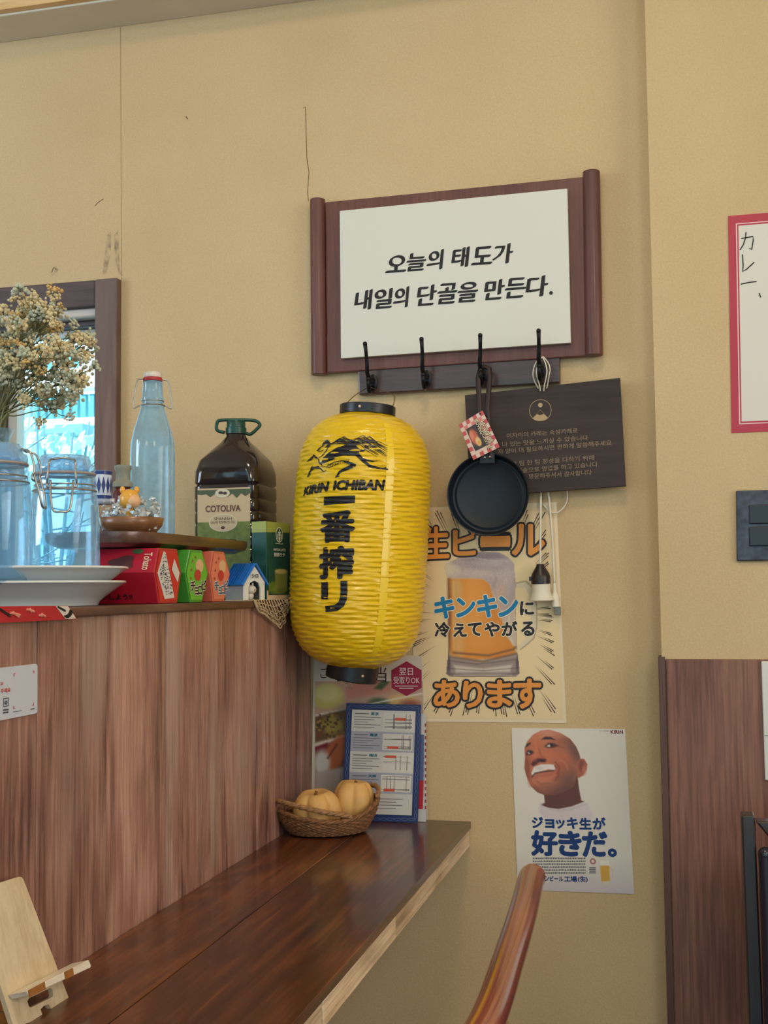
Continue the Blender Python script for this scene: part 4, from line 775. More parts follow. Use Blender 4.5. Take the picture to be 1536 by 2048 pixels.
for i, (sx_, sy_) in enumerate(sprigs):
    tipp = P(sx_, sy_, vY+random.uniform(-.06, .05)); nk = neck+Vector((random.uniform(-.012, .012), random.uniform(-.012, .012), 0))
    mid = nk.lerp(tipp, .5)+Vector(((tipp.x-nk.x)*-.12, 0, .01)); pts = spl([base+Vector((random.uniform(-.015, .015), random.uniform(-.01, .01), 0)), nk, mid, tipp], 5)
    mb = MB(); mb.tube(pts, [.0016-.0009*q/len(pts) for q in range(len(pts))], 5)
    hs_ = []
    for j in range(8 if i < 24 else 6):
        a = mid.lerp(tipp, random.uniform(.55, 1)); b_ = tipp+Vector((random.gauss(0, .013), random.gauss(0, .016), random.gauss(0, .012))); mb.tube([a, a.lerp(b_, .6)+Vector((0, 0, -.003)), b_], [.0009, .0007, .0006], 4); hs_.append(b_)
    mb.build('stem', STM, fl, smooth=True)
    for b_ in hs_:
        ki = random.choices((0, 1, 2, 3), (3, 2 if sy_ < 720 and sx_ < 120 else .4, 3 if sy_ < 700 else 6, 2))[0]; o = bpy.data.objects.new('flower_head', heads[ki]); COL.objects.link(o); o.parent = fl; o.location = b_-ORG[fl.name]; o.rotation_euler = (random.random()*.8, random.random()*.8, random.random()*6); sc = random.uniform(.8, 1.25); o.scale = (sc, sc, sc)

# hexagonal snack boxes, axis along X, end face towards the room
XE = PF-.006
def hexbox(name, label, pxs, ytop, length, mats, zbot=L_+.0004):
    (pl_, pr2, pml, pmr) = pxs
    y0, y1 = PX(pl_, 1150, XE).y, PX(pr2, 1150, XE).y; m0, m1 = PX(pml, 1150, XE).y, PX(pmr, 1150, XE).y
    z1 = PX((pl_+pr2)/2, ytop, XE).z; zm = zbot+(z1-zbot)*.56
    hexa = [Vector((XE, y0, zbot)), Vector((XE, y1, zbot)), Vector((XE, m1, zm)), Vector((XE, y1, z1)), Vector((XE, y0, z1)), Vector((XE, m0, zm))]
    t = thing(name, label, 'snack box', (XE-length/2, (y0+y1)/2, zbot), 'hexagonal snack boxes on the ledge')
    mb = MB(); mb.prism(hexa, (-length, 0, 0)); b = mb.build('carton', mats[0], t, bevel=.001)
    cc = sum(hexa, Vector())/6; mb = MB(); mb.ngon([cc+(p-cc)*.90+Vector((.0006, 0, 0)) for p in hexa]); mb.build('end_panel', mats[1], b)
    return t, b, hexa, z1
def inface(H, u, v, off=.001):    # u 0..1 along Y, v 0..1 up
    ya, yb = H[5].y, H[2].y; z0, z1 = H[0].z, H[3].z; return Vector((XE+off, ya+(yb-ya)*u, z0+(z1-z0)*v))
def side(H, u, v, up, off=.0008, ln=.13):   # panels facing the camera: u 0 (near end face) .. 1 (back), v 0..1 up
    a, b = (H[5], H[4]) if up else (H[0], H[5]); p = a.lerp(b, v)+Vector((-ln*u, 0, 0)); n = (b-a).cross(Vector((-1, 0, 0))).normalized(); n = n if n.y < 0 else -n; return p+n*off
SR = mat('box_red', (176, 26, 48), .35, coat=.2); SRW = mat('box_red_bright', (200, 34, 44), .35); SG = mat('box_green', (70, 150, 54), .4, coat=.2); SGL = mat('box_green_light', (104, 186, 60), .4); SP = mat('box_salmon', (206, 104, 84), .4, coat=.2); SPL = mat('box_salmon_light', (226, 126, 104), .4)
t1, b1, H1, zt1 = hexbox('snack_box', 'red hexagonal snack box lying on the ledge beside the plates', (317, 354, 308, 362), 1097, .13, (SR, SRW))
mb = MB(); mb.ngon([inface(H1, *p) for p in ((.10, .55), (.32, .95), (.40, .92), (.72, .10), (.36, .08))]); mb.ngon([inface(H1, *p) for p in ((.62, .62), (.72, .82), (.92, .56), (.85, .38))]); mb.build('nutrition_panel', mat('panel_paper', (212, 210, 206), .5), b1)
mb = MB()
for k in range(230):
    u, v = random.uniform(.12, .7), random.uniform(.1, .92)
    if sd_poly(np.array(u), np.array(v), [(.13, .55), (.32, .92), (.39, .89), (.69, .12), (.37, .11)]) < -.02: mb.ngon([inface(H1, u, v, .0014), inface(H1, u+.035, v+.008, .0014), inface(H1, u+.035, v+.025, .0014), inface(H1, u, v+.016, .0014)])
mb.build('small_print', mat('print_grey_dark', (90, 92, 98), .6), b1)
mb = MB(); add_text(mb, 'Tohato', [side(H1, *p, True) for p in ((.06, .80), (.06, .10), (.15, .10), (.15, .80))], .02); mb.build('lettering', mat('box_cream', (226, 196, 170), .5), b1)
mb = MB(); bear = [side(H1, .40+.15*math.cos(a)*(1+.22*math.cos(3*a)), .42+.26*math.sin(a)*(1+.2*math.cos(3*a)), True) for a in [i*math.pi/12 for i in range(24)]]; mb.ngon(bear); mb.build('biscuit_print', mat('box_brown', (82, 40, 36), .5), b1)
mb = MB(); mb.ngon([side(H1, *p, True, .0006) for p in ((.78, 0), (.78, 1), (1, 1), (1, 0))]); mb.build('yellow_panel', mat('box_ochre', (190, 148, 70), .5), b1)
mb = MB(); mb.ngon([side(H1, .24+.07*math.cos(a), .86+.1*math.sin(a), True) for a in [i*math.pi/8 for i in range(16)]]); mb.build('leaf_print', mat('box_leaf', (58, 88, 50), .5), b1)
mb = MB(); add_text(mb, 'ゲットしよう!!', [side(H1, *p, False) for p in ((.85, .32), (.30, .32), (.30, .14), (.85, .14))], .03); mb.build('lettering', mat('box_black', (44, 24, 36), .5), b1)
for nm, lab, pxs, yt, mm, seedc in (('snack_box', 'green hexagonal snack box between the red and salmon boxes', (380, 404, 370, 416), 1100, (SG, SGL), 0), ('snack_box', 'salmon pink hexagonal snack box next to the toy dog house', (426, 448, 419, 460), 1103, (SP, SPL), 1)):
    t2, b2, H2, _z = hexbox(nm, lab, pxs, yt, .10, mm)
    mb = MB(); mb2 = MB()
    for ch, u0, v0, s_ in (('チ', .20, .22, .19), ('ョ', .39, .15, .14), ('コ', .53, .15, .17), ('ビ', .68, .24, .19)):
        q = [inface(H2, u0, v0+s_*.95, .0012), inface(H2, u0+s_, v0+s_*.95, .0012), inface(H2, u0+s_, v0, .0012), inface(H2, u0, v0, .0012)]; add_text(mb, ch, q, .10); add_text(mb2, ch, [p+Vector((.0004, 0, 0)) for p in q], .03)
    mb.build('lettering_outline', (mat('box_pale', (224, 216, 196), .5)), b2); mb2.build('lettering', (INK, mat('box_blue', (60, 92, 128), .5))[seedc], b2)
    mb = MB()
    for uu, vv_ in ((.30, .78), (.42, .86), (.25, .62), (.22, .46)): mb.ngon([inface(H2, uu+(.05 if i % 2 == 0 else .022)*math.cos(i*math.pi/5+.3), vv_+(.04 if i % 2 == 0 else .018)*math.sin(i*math.pi/5+.3), .001) for i in range(10)])
    mb.build('star_print', mat('box_star', (150, 84, 44), .5), b2)
    mb = MB()
    for i, (u, v, ru, rv) in enumerate(((.60, .70, .17, .13), (.52, .52, .14, .11))): mb.k = i; mb.ngon([inface(H2, u+ru*math.cos(a*math.pi/10), v+rv*math.sin(a*math.pi/10), .0009+.0002*i) for a in range(20)])
    mb.build('colour_patch', [mat('box_cream2', (222, 182, 140), .5), mat('box_rose', ((190, 60, 54), (110, 170, 160))[0], .5)], b2)

# wooden tray on the boxes, bowl, bottle, cups
zt = max(H1[3].z, H2[3].z)+.0008
zt_top = zt+.018
mb = MB(); outl = []
x0, x1, y0, y1 = -.915, -.737, -.752, PX(452, 1090, -.80).y; rc = .07
for cx, cy, a0 in ((x1-rc, y0+rc, -90), (x1-rc, y1-rc, 0), (x0+rc, y1-rc, 90), (x0+rc, y0+rc, 180)):
    for k in range(9): a = math.radians(a0+k*90/8); outl.append((cx+rc*math.cos(a), cy+rc*math.sin(a)))
cxm, cym = (x0+x1)/2, (y0+y1)/2
rings = [(.80, zt), (.97, zt+.006), (1, zt+.014), (.995, zt+.0215), (.97, zt+.0215), (.90, zt_top), (0.0, zt_top)]
n = len(outl); vs = [Vector((cxm+(x-cxm)*s, cym+(y-cym)*(1-(1-s)*.4) if s else cym, z)) for s, z in rings[:-1] for x, y in outl]
fs = [(j*n+i, j*n+(i+1) % n, (j+1)*n+(i+1) % n, (j+1)*n+i) for j in range(5) for i in range(n)]+[tuple(range(n)), tuple(range(5*n, 6*n))]
mb.add(vs, fs); tag(mb.build('wooden_tray', wood('tray_wood', (50, 34, 32), (78, 52, 44), (112, 78, 60), 'y', .3, .4), smooth=True), 'dark wooden serving tray lying across the snack boxes', 'tray')
TT = zt_top+.0006
mb = MB(); c = PX(405, 1070, -.80); mb.prism([Vector((c.x+dx, c.y+dy, TT)) for dx, dy in ((-.07, -.07), (.03, -.085), (.045, .07), (-.06, .08))], (0, 0, .003)); mb.prism([Vector((c.x+dx, c.y+dy, TT+.0032)) for dx, dy in ((-.06, -.08), (.02, -.09), (.04, .05), (-.05, .075))], (.004, 0, .003))
tag(mb.build('black_folder', mat('folder_black', (34, 34, 42), .35), bevel=.0006), 'thin black folded card lying on the wooden tray', 'card')
bc = Vector((-.805, PX(263, 1050, -.805).y, TT)); br = .049
bw = thing('wooden_bowl', 'shallow brown wooden bowl filled with clear crystals', 'bowl', bc)
mb = MB(); mb.lathe([(.001, 0), (.024, 0), (.036, .005), (.046, .016), (br, .028), (br-.003, .0285), (.043, .018), (.034, .009), (.001, .007)], bc, 48); mb.build('body', wood('bowl_wood', (104, 66, 42), (140, 94, 60), (166, 118, 80), 'x', .35, .3), bw, smooth='all')
mb = MB()
for k in range(420):
    a = random.uniform(0, 6.28); rr_ = math.sqrt(random.random())*.042; hh = random.uniform(.012, .028+(.036 if a > 2.0 and a < 4.2 or a < .8 else .020)*random.random()**.6)*(1.1-rr_*4); p = bc+Vector((rr_*math.cos(a), rr_*math.sin(a), hh)); n1 = Vector((random.gauss(0, 1), random.gauss(0, 1), random.gauss(0, 1))).normalized(); u = n1.orthogonal().normalized(); v = n1.cross(u); s_ = random.uniform(.002, .0055)
    mb.add([p+u*s_, p-u*s_, p+v*s_, p-v*s_, p+n1*s_*1.3, p-n1*s_*1.3], [(0, 2, 4), (2, 1, 4), (1, 3, 4), (3, 0, 4), (2, 0, 5), (1, 2, 5), (3, 1, 5), (0, 3, 5)])
cr = mb.build('clear_crystals', mat('crystal', (226, 234, 240), .06, .25, .9, trans=.35), origin=bc); cr['kind'] = 'stuff'; tag(cr, 'sparkling clear crystals heaped in the wooden bowl', 'crystals')
FY = mat('figurine_yellow', (222, 164, 62), .35, coat=.3); fc = bc+Vector((.002, -.008, .02))
fg = thing('bear_figurine', 'small yellow bear figurine sitting in the wooden bowl of crystals', 'figurine', bc+Vector((0, 0, .02)))
mb = MB(); mb.sphere(fc+Vector((0, 0, .008)), (.013, .011, .017), 18, 12); mb.build('body', FY, fg, smooth='all')
mb = MB(); hc = fc+Vector((-.001, -.001, .036)); mb.sphere(hc, (.0155, .0150, .0160), 22, 14); hd = mb.build('head', FY, fg, smooth='all')
vd = (CAM-hc); vd.z = 0; vd.normalize(); sd = Vector((-vd.y, vd.x, 0))
for s_ in (-1, 1):
    mb = MB(); mb.sphere(hc+sd*(s_*.0105)+Vector((0, 0, .0145)), (.0042, .004, .0058), 12, 8); mb.build('ear', FY, hd, smooth='all')
    mb = MB(); mb.sphere(fc+sd*(s_*.012)+vd*.005+Vector((0, 0, .012)), (.005, .005, .008), 12, 8); mb.build('arm', FY, fg, smooth='all')
mb = MB(); mb.sphere(hc+vd*.0075+sd*.006+Vector((0, 0, -.003)), (.0105, .0105, .0105), 18, 12); mb.build('muzzle', mat('figurine_tan', (226, 178, 136), .4), hd, smooth='all')

bo = Vector((-.862, PX(305, 1000, -.862).y, TT)); bt = (bo.x-CAM.x)/ray(305, 900).x; br_ = 44*bt/F; bh = CAM.z+ray(305, 742).z*bt-TT
bot = thing('swing_top_bottle', 'tall clear glass bottle with a white swing top stopper', 'bottle', bo)
GL = thin_glass('bottle_glass', (.78, .92, 1.0), .9, .02, .38, (.46, .76, 1, 1))  # bluer scatter colour paints the window light into the bottle
sq = lambda t: 1
prof = [(.001, .003), (br_*.8, .0), (br_*.97, .004), (br_, .012), (br_, bh*.50), (br_*.97, bh*.575), (br_*.87, bh*.64), (br_*.69, bh*.715), (br_*.53, bh*.785), (br_*.47, bh*.82), (br_*.52, bh*.835), (br_*.47, bh*.85), (br_*.44, bh*.925), (br_*.46, bh*.935), (br_*.42, bh*.942), (.001, bh*.942)]
mb = MB(); mb.lathe(prof, bo, 48); mb.build('body', GL, bot, smooth='all')
mb = MB(); mb.lathe([(br_*.30, bh*.943), (br_*.44, bh*.945), (br_*.42, bh*.965), (br_*.3, bh*.966)], bo, 24); mb.build('gasket', mat('gasket_red', (176, 50, 56), .5), bot, smooth=True)
mb = MB(); mb.lathe([(br_*.40, bh*.966), (br_*.42, bh*.972), (br_*.40, bh*.992), (br_*.3, bh), (.001, bh)], bo, 24); mb.build('stopper', mat('stopper_white', (226, 216, 206), .3), bot, smooth=True)
sd = Vector((ray(305, 900).y, -ray(305, 900).x, 0)).normalized(); K = lambda u, z: bo+sd*(br_*u)+Vector((0, 0, bh*z))
mb = MB()
for s_ in (-1, 1): mb.tube(spl([K(.42*s_, .955), K(.62*s_, .953), K(.72*s_, .93), K(.80*s_, .87), K(.86*s_, .80), K(.80*s_, .785), K(.60*s_, .80), K(.56*s_, .80)], 5), .0012, 7)
mb.tube([bo+Vector((br_*.53*math.cos(i*math.pi/12), br_*.53*math.sin(i*math.pi/12), bh*.80)) for i in range(24)], .0011, 6, closed=True); mb.tube([bo+Vector((br_*.5*math.cos(i*math.pi/12), br_*.5*math.sin(i*math.pi/12), bh*.825)) for i in range(24)], .0009, 6, closed=True)
mb.build('wire_bail', STEEL, bot, smooth='all')
# stacked cups and small jar behind
cp = Vector((-.885, PX(203, 980, -.885).y, TT)); ct = cp.x/ray(203, 960).x; zz = CAM.z+ray(203, 941).z*ct
hcup = (zz-TT)*.5; rc_ = 21*ct/F
mb = MB(); mb.lathe([(.001, .001), (rc_*.7, 0), (rc_*.95, .006), (rc_, hcup-.002), (rc_*.92, hcup-.001), (rc_*.88, .008), (.001, .005)], cp, 36); tag(mb.build('tea_cup', mat('cup_beige', (150, 132, 118), .4, var=.3, vscale=50), smooth='all'), 'beige patterned cup under the blue cup on the tray', 'cup', 'cups stacked on the tray')
c2 = cp+Vector((0, 0, hcup+.0002)); cu = thing('tea_cup', 'blue and white patterned cup stacked on the beige cup', 'cup', c2, 'cups stacked on the tray')
mb = MB(); mb.lathe([(.001, .001), (rc_*.7, 0), (rc_*.93, .006), (rc_*.98, hcup-.002), (rc_*.9, hcup-.001), (rc_*.86, .008), (.001, .005)], c2, 36); cb = mb.build('body', mat('cup_white', (190, 204, 226), .25, coat=.3), cu, smooth='all')
mb = MB()
for i in range(14):
    a = 2*math.pi*i/14
    f_ = lambda da, z: c2+Vector((rc_*1.0*math.cos(a+da), rc_*1.0*math.sin(a+da), z))
    mb.ngon([f_(-.2, hcup*.55), f_(0, hcup*.3), f_(.2, hcup*.55), f_(0, hcup*.8)])
mb.lathe([(rc_*.985, hcup*.86), (rc_*.997, hcup*.97), (rc_*.97, hcup*.97)], c2, 36, close=True); mb.lathe([(rc_*.96, hcup*.16), (rc_*.98, hcup*.26), (rc_*.95, hcup*.26)], c2, 36, close=True); mb.build('pattern', mat('cup_navy', (36, 56, 120), .3), cb)
jp = Vector((-.893, PX(246, 980, -.893).y, TT)); jt = jp.x/ray(246, 960).x; jz = CAM.z+ray(246, 930).z*jt-TT; jr = 20*jt/F
sp = thing('spice_jar', 'small dark red pot with a grey green rim behind the bottle', 'pot', jp)
mb = MB(); mb.lathe([(.001, 0), (jr*.8, 0), (jr*1.05, .012), (jr*1.05, jz*.62), (jr*.7, jz*.7), (.001, jz*.7)], jp, 32); mb.build('body', mat('pot_red', (92, 34, 34), .4, var=.3, vscale=60), sp, smooth=True)
mb = MB(); mb.lathe([(jr*.7, jz*.7), (jr*1.0, jz*.71), (jr*1.0, jz*.76), (jr*.72, jz*.80), (jr*.72, jz*.92), (jr*.85, jz*.95), (jr*.85, jz*.99), (jr*.6, jz), (.001, jz*.98)], jp, 32); mb.build('lid', mat('pot_lid', (140, 142, 128), .4), sp, smooth=True)

# big olive oil bottle
oc = Vector((-.838, -.112, L_+.0005)); ot = (oc.x)/ray(498, 1000).x
ol = thing('oil_bottle', 'large dark plastic oil bottle with a green handle cap', 'bottle', oc)
zo = lambda y: CAM.z+ray(500, y).z*((oc.y-.0+2.28)/ray(500, 1000).y)-oc.z
hw = .0655
def rsq(hx, rad, z, n=6):
    out = []
    for cx, cy, a0 in ((1, -1, -90), (1, 1, 0), (-1, 1, 90), (-1, -1, 180)):
        for k in range(n+1): a = math.radians(a0+90*k/n); out.append(oc+Vector((cx*(hx-rad)+rad*math.cos(a), cy*(hx-rad)+rad*math.sin(a), z)))
    return out
zs = [(.0, .055, .02), (.004, .063, .02), (.012, hw, .018)]
z = .02; ztop_body = zo(968)
while z < ztop_body-.03: zs += [(z, hw, .018), (z+.004, hw-.0015, .018), (z+.008, hw, .018)]; z += .024
zs += [(ztop_body-.008, hw, .018), (ztop_body-.004, hw-.003, .018), (ztop_body, hw, .018), (zo(945), hw, .022), (zo(922), hw-.004, .03), (zo(900), hw-.020, .036), (zo(885), .031, .029), (zo(872), .020, .0195), (zo(864), .0175, .017), (zo(858), .0175, .017)]
mb = MB(); rgs = [rsq(h_, rd, z_) for z_, h_, rd in zs]; n = len(rgs[0]); vs = [p for r_ in rgs for p in r_]
mb.add(vs, [(j*n+i, j*n+(i+1) % n, (j+1)*n+(i+1) % n, (j+1)*n+i) for j in range(len(rgs)-1) for i in range(n)]+[tuple(range(n)), tuple(range((len(rgs)-1)*n, len(rgs)*n))])
ob = mb.build('body', mat('oil_pet', (38, 29, 30), .12, spec=.6, coat=.5), ol, smooth=True)
OG = mat('cap_green', (22, 70, 58), .35)
mb = MB(); cz0 = zo(866); mb.lathe([(.0205, cz0), (.0205, cz0+.012), (.0185, cz0+.013), (.0185, zo(842)), (.017, zo(839)), (.001, zo(839))], oc, 32); mb.build('cap', OG, ol, smooth=True)
vd = Vector((CAM.x-oc.x, CAM.y-oc.y, 0)).normalized(); sdo = Vector((-vd.y, vd.x, 0))
if sdo.x < 0: sdo = -sdo
hp = lambda u, z_: oc+sdo*u+Vector((0, 0, z_)); mb = MB(); zt_h = zo(838)
mb.tube(spl([hp(-.022, cz0+.003), hp(-.037, zo(858)), hp(-.037, zo(843)), hp(-.030, zt_h), hp(0, zt_h+.001), hp(.035, zt_h), hp(.0465, zo(846)), hp(.040, zo(856)), hp(.028, zo(866)), hp(.020, cz0+.002)], 5), .0042, 8, flat=.8); mb.build('carrying_handle', OG, ol, smooth='all')
yl = oc.y-hw-.0008; fl_ = lambda px, py, o_=0: P(px, py, yl-o_)
lab4 = [fl_(*Z3(x, y)) for x, y in ((835, 338), (1158, 332), (1160, 830), (845, 830))]
mb = MB(); lp = [Vector((p.x, yl, p.z)) for p in lab4]; zlo = lp[2].z
xl0, xl1 = oc.x-hw+.012, oc.x+hw-.012; zl1, zl0 = lp[0].z, oc.z+.012
mb.box(xl0, yl, zl0, xl1, yl+.0006, zl1); lb = mb.build('label', mat('label_cream', (196, 172, 138), .5), ol)
zmid = P(*Z3(1000, 570), yl).z
LBq = lambda u, v, o_=.0004: Vector((xl0+(xl1-xl0)*u, yl-o_, zl0+(zl1-zl0)*v)); vm = (zmid-zl0)/(zl1-zl0)
mb = MB(); mb.ngon([LBq(0, 0), LBq(1, 0), LBq(1, vm), LBq(0, vm)]); mb.build('green_band', mat('label_green', (98, 112, 52), .5, var=.3, vscale=80), lb)
mb = MB(); pts = [LBq(0, .985), LBq(1, .985)]+[LBq(1-i/12, .965-.05*(i % 2)*random.random()-.02) for i in range(13)]; mb.ngon(pts); mb.build('branch_band', mat('label_dark_green', (74, 86, 60), .5), lb)
mb = MB(); add_text(mb, 'COTOLIVA', [LBq(.16, .835, .0008), LBq(.82, .835, .0008), LBq(.82, .775, .0008), LBq(.16, .775, .0008)], .02); mb.build('lettering', mat('label_brown', (98, 52, 50), .5), lb)
mb = MB(); mb2 = MB(); el = lambda cx, cy, rx, ry, o_: [LBq(cx+rx*math.cos(i*math.pi/16), cy+ry*math.sin(i*math.pi/16), o_) for i in range(32)]
mb.ngon(el(.49, .67, .27, .085, .0008)); mb.ngon(el(.48, .95, .14, .042, .0008)); mb.build('badge', mat('label_pale', (206, 196, 170), .5), lb); mb2.ngon(el(.49, .67, .255, .078, .0011))
mb2.build('badge_inner', mat('label_buff', (190, 170, 138), .5), lb)
mb = MB(); add_text(mb, 'SPANISH', [LBq(.32, .72, .0014), LBq(.66, .72, .0014), LBq(.66, .695, .0014), LBq(.32, .695, .0014)], .0); add_text(mb, 'OLIVE POMACE OIL', [LBq(.26, .685, .0014), LBq(.72, .685, .0014), LBq(.72, .662, .0014), LBq(.26, .662, .0014)]); mb.build('lettering', mat('label_brown_dark', (70, 50, 46), .5), lb)
for cx_, cy_, rx_, ry_ in ((.49, .622, .04, .014), (.45, .955, .045, .014), (.53, .95, .04, .014)): mb = MB(); mb.ngon(el(cx_, cy_, rx_, ry_, .0014)); mb.build('olive_print', _mc['label_brown_dark'], lb)
mb = MB()
for k in range(9): mb.box(oc.x+hw-.004, oc.y-hw+.0155, oc.z+.06+k*.012, oc.x+hw+.0006, oc.y-hw+.022, oc.z+.066+k*.012)
mb.build('level_marks', mat('oil_mark', (110, 104, 104), .2), ob)

# green latte carton
g0 = Vector((-.730, -.240, L_+.0004)); gd = Vector((.13, .9915, 0)); gb = Vector((-.9915, .13, 0)); gw, gdp, gz = .098, .030, PX(533, 1043, -.730).z-L_
lat = thing('latte_carton', 'dark green matcha latte carton standing beside the oil bottle', 'carton', g0+gd*gw*.5+gb*gdp*.5)
mb = MB(); mb.prism([g0, g0+gd*gw, g0+gd*gw+gb*gdp, g0+gb*gdp], (0, 0, gz)); cb = mb.build('box', mat('carton_green', (20, 72, 66), .4, coat=.2), lat, bevel=.0008)
gn = Vector((gd.y, -gd.x, 0)); G = lambda u, v, o_=.0005: g0+gd*(gw*u)+Vector((0, 0, gz*v))+gn*o_
S2 = lambda u, v, o_=.0005: g0+gb*(gdp*u)+Vector((0, 0, gz*v))-gd*o_
mb = MB(); mb.ngon([G(0, .86), G(1, .88), G(1, 1), G(0, 1)]); mb.ngon([S2(0, .86), S2(1, .86), S2(1, 1), S2(0, 1)]); mb.build('top_band', mat('carton_lime', (150, 160, 84), .4), cb)
mb = MB(); mb.ngon([G(0, 0), G(1, 0), G(1, .10), G(.5, .06), G(0, .12)]); mb.build('bottom_band', mat('carton_cream', (204, 180, 146), .4), cb)
ce = lambda cx, cy, r, o_, n=28: [G(cx+r*math.cos(i*2*math.pi/n)/gw, cy+r*math.sin(i*2*math.pi/n)/gz, o_) for i in range(n)]
LW = mat('carton_white', (222, 222, 214), .4); mb = MB(); mb.ngon(ce(.52, .84, .0145, .0008)); mb.build('logo_disc', LW, cb)
mb = MB(); mb.ngon([G(.52+(.0125 if i % 2 else .0125)*math.cos(i*.2244)/gw, .84+.0125*math.sin(i*.2244)/gz, .0010) for i in range(28)]); mb.build('logo_field', mat('logo_green', (16, 88, 66), .4), cb)
mb = MB(); up = lambda x, y, o_=.0012: G(.52+x/gw, .84+y/gz, o_)
mb.ngon([up(.0032*(1 if i % 2 == 0 else .45)*math.sin(i*math.pi/5), .0085+.0032*(1 if i % 2 == 0 else .45)*math.cos(i*math.pi/5)) for i in range(10)]); mb.ngon([up(-.006, .0055), up(.006, .0055), up(.0045, .003), up(-.0045, .003)])
mb.ngon([up(.0034*math.cos(i*math.pi/8), .0005+.004*math.sin(i*math.pi/8)) for i in range(16)])
for s_ in (-1, 1):
    for k in range(3): mb.ngon([up(s_*(.0045+k*.0024), .002), up(s_*(.0056+k*.0024), .001), up(s_*(.0055+k*.0018), -.007), up(s_*(.0042+k*.0018), -.008)])
mb.ngon([up(-.003, -.004), up(.003, -.004), up(.0036, -.0108), up(-.0036, -.0108)]); mb.build('logo_figure', LW, cb)
mb = MB()
for t, u0, u1, v0, v1, o_ in (('STARBUCKS', .36, .68, .718, .732, .02), ('MATCHA LATTE', .28, .78, .63, .66, .03), ('抹茶ラテ', .30, .76, .555, .605, .03)): add_text(mb, t, [G(u0, v1, .0008), G(u1, v1, .0008), G(u1, v0, .0008), G(u0, v0, .0008)], o_)
mb.build('lettering', LW, cb)
pt = Paint(0, 0, 1, 1, .025, (22, 70, 60)); pt.poly([(0, 0), (1, 0), (1, 1), (0, 1)], (24, 74, 62), .02).ell(.4, .75, .5, .22, (92, 112, 44), .15).ell(.55, .80, .35, .16, (116, 136, 66), .2).poly([(.30, .2), (.92, .2), (.88, .85), (.36, .85)], (128, 132, 70), .02).ell(.61, .2, .31, .09, (172, 160, 100), .1).ell(.61, .2, .26, .065, (196, 180, 118), .2).ell(.62, .85, .26, .08, (104, 116, 52), .1)
pt.build('cup_picture', lambda x, y: G(.06+x*.88, .44-y*.38, .0008), cb, .4)

# toy dog house
dc = PX(494, 1195, -.752); dcy = dc.y; ang = math.radians(-24); fn = Vector((math.cos(ang), math.sin(ang), 0)); sn = Vector((-fn.y, fn.x, 0)); o0 = Vector((-.756, dcy, L_+.0004))
dh = thing('toy_dog_house', 'toy dog house with blue roof and white front beside the latte carton', 'toy house', o0)
hwid, hlen, heave, hapex = .026, .024, .032, .064; D3 = lambda f_, s_, z: o0+fn*f_+sn*s_+Vector((0, 0, z))
front = [(-hwid, 0), (-.015, 0), (-.015, .022), (-.011, .031), (0, .035), (.011, .031), (.015, .022), (.015, 0), (hwid, 0), (hwid, heave), (0, hapex-.003), (-hwid, heave)]
mb = MB(); vf = [D3(hlen, a, z) for a, z in front]; mb.prism(vf, -fn*.003); mb.build('front_wall', mat('toy_white', (218, 218, 212), .35), dh)
mb = MB()
for s_ in (-1, 1): mb.prism([D3(hlen-.003, s_*hwid, 0), D3(-hlen, s_*hwid, 0), D3(-hlen, s_*hwid, heave), D3(hlen-.003, s_*hwid, heave)], sn*(-s_*.002))
mb.prism([D3(-hlen, -hwid, 0), D3(-hlen, hwid, 0), D3(-hlen, hwid, heave), D3(-hlen, 0, hapex-.003), D3(-hlen, -hwid, heave)], fn*.002); mb.build('wall', mat('toy_grey', (128, 124, 116), .4), dh)
TB = mat('toy_blue', (44, 120, 206), .3, coat=.2)
for s_ in (-1, 1):
    sl = D3(0, s_*(hwid+.006), heave-.006)-D3(0, 0, hapex); un = sl.cross(fn).normalized(); un = un if un.z > 0 else -un
    mb = MB(); a, b_ = D3(hlen+.004, 0, hapex), D3(-hlen-.003, 0, hapex); mb.prism([a, b_, b_+sl, a+sl], un*.0022); rf = mb.build('roof_slope', TB, dh, bevel=.0005)
    for k in range(9):
        t = (k+.5)/9; a2 = a.lerp(b_, t); mb = MB(); mb.obox(a2+sl*.5+un*.003, fn*.0012, sl*.5, un*.0009); mb.build('roof_batten', TB, rf)
mb = MB(); mb.obox(D3(hlen+.0006, 0, .0435), sn*.0105, Vector((0, 0, .0042)), fn*.0006); sg_ = mb.build('name_board', mat('toy_sign', (206, 206, 200), .4), dh)
mb = MB(); add_text(mb, 'シロ', [D3(hlen+.0014, a, z) for a, z in ((-.008, .0465), (.008, .0465), (.008, .0405), (-.008, .0405))], .05); mb.build('lettering', mat('toy_ink', (40, 52, 80), .5), sg_)
pu = thing('puppy_figurine', 'tiny white puppy figurine sitting inside the toy dog house', 'figurine', D3(hlen-.012, 0, .0))
PWm = mat('puppy_white', (206, 200, 190), .4); mb = MB(); mb.sphere(D3(hlen-.012, 0, .008), (.0075, .0075, .008), 14, 10); mb.build('body', PWm, pu, smooth='all')
mb = MB(); mb.sphere(D3(hlen-.010, 0, .019), (.0105, .0105, .0085), 16, 10); hd = mb.build('head', PWm, pu, smooth='all')
for s_ in (-1, 1): mb = MB(); mb.sphere(D3(hlen-.011, s_*.006, .0275), (.0022, .0022, .0045), 10, 8); mb.build('ear', PWm, hd, smooth='all')
mb = MB(); mb.sphere(D3(hlen+.0004, 0, .0185), .0012, 8, 6); mb.build('nose', INK, hd, smooth='all')

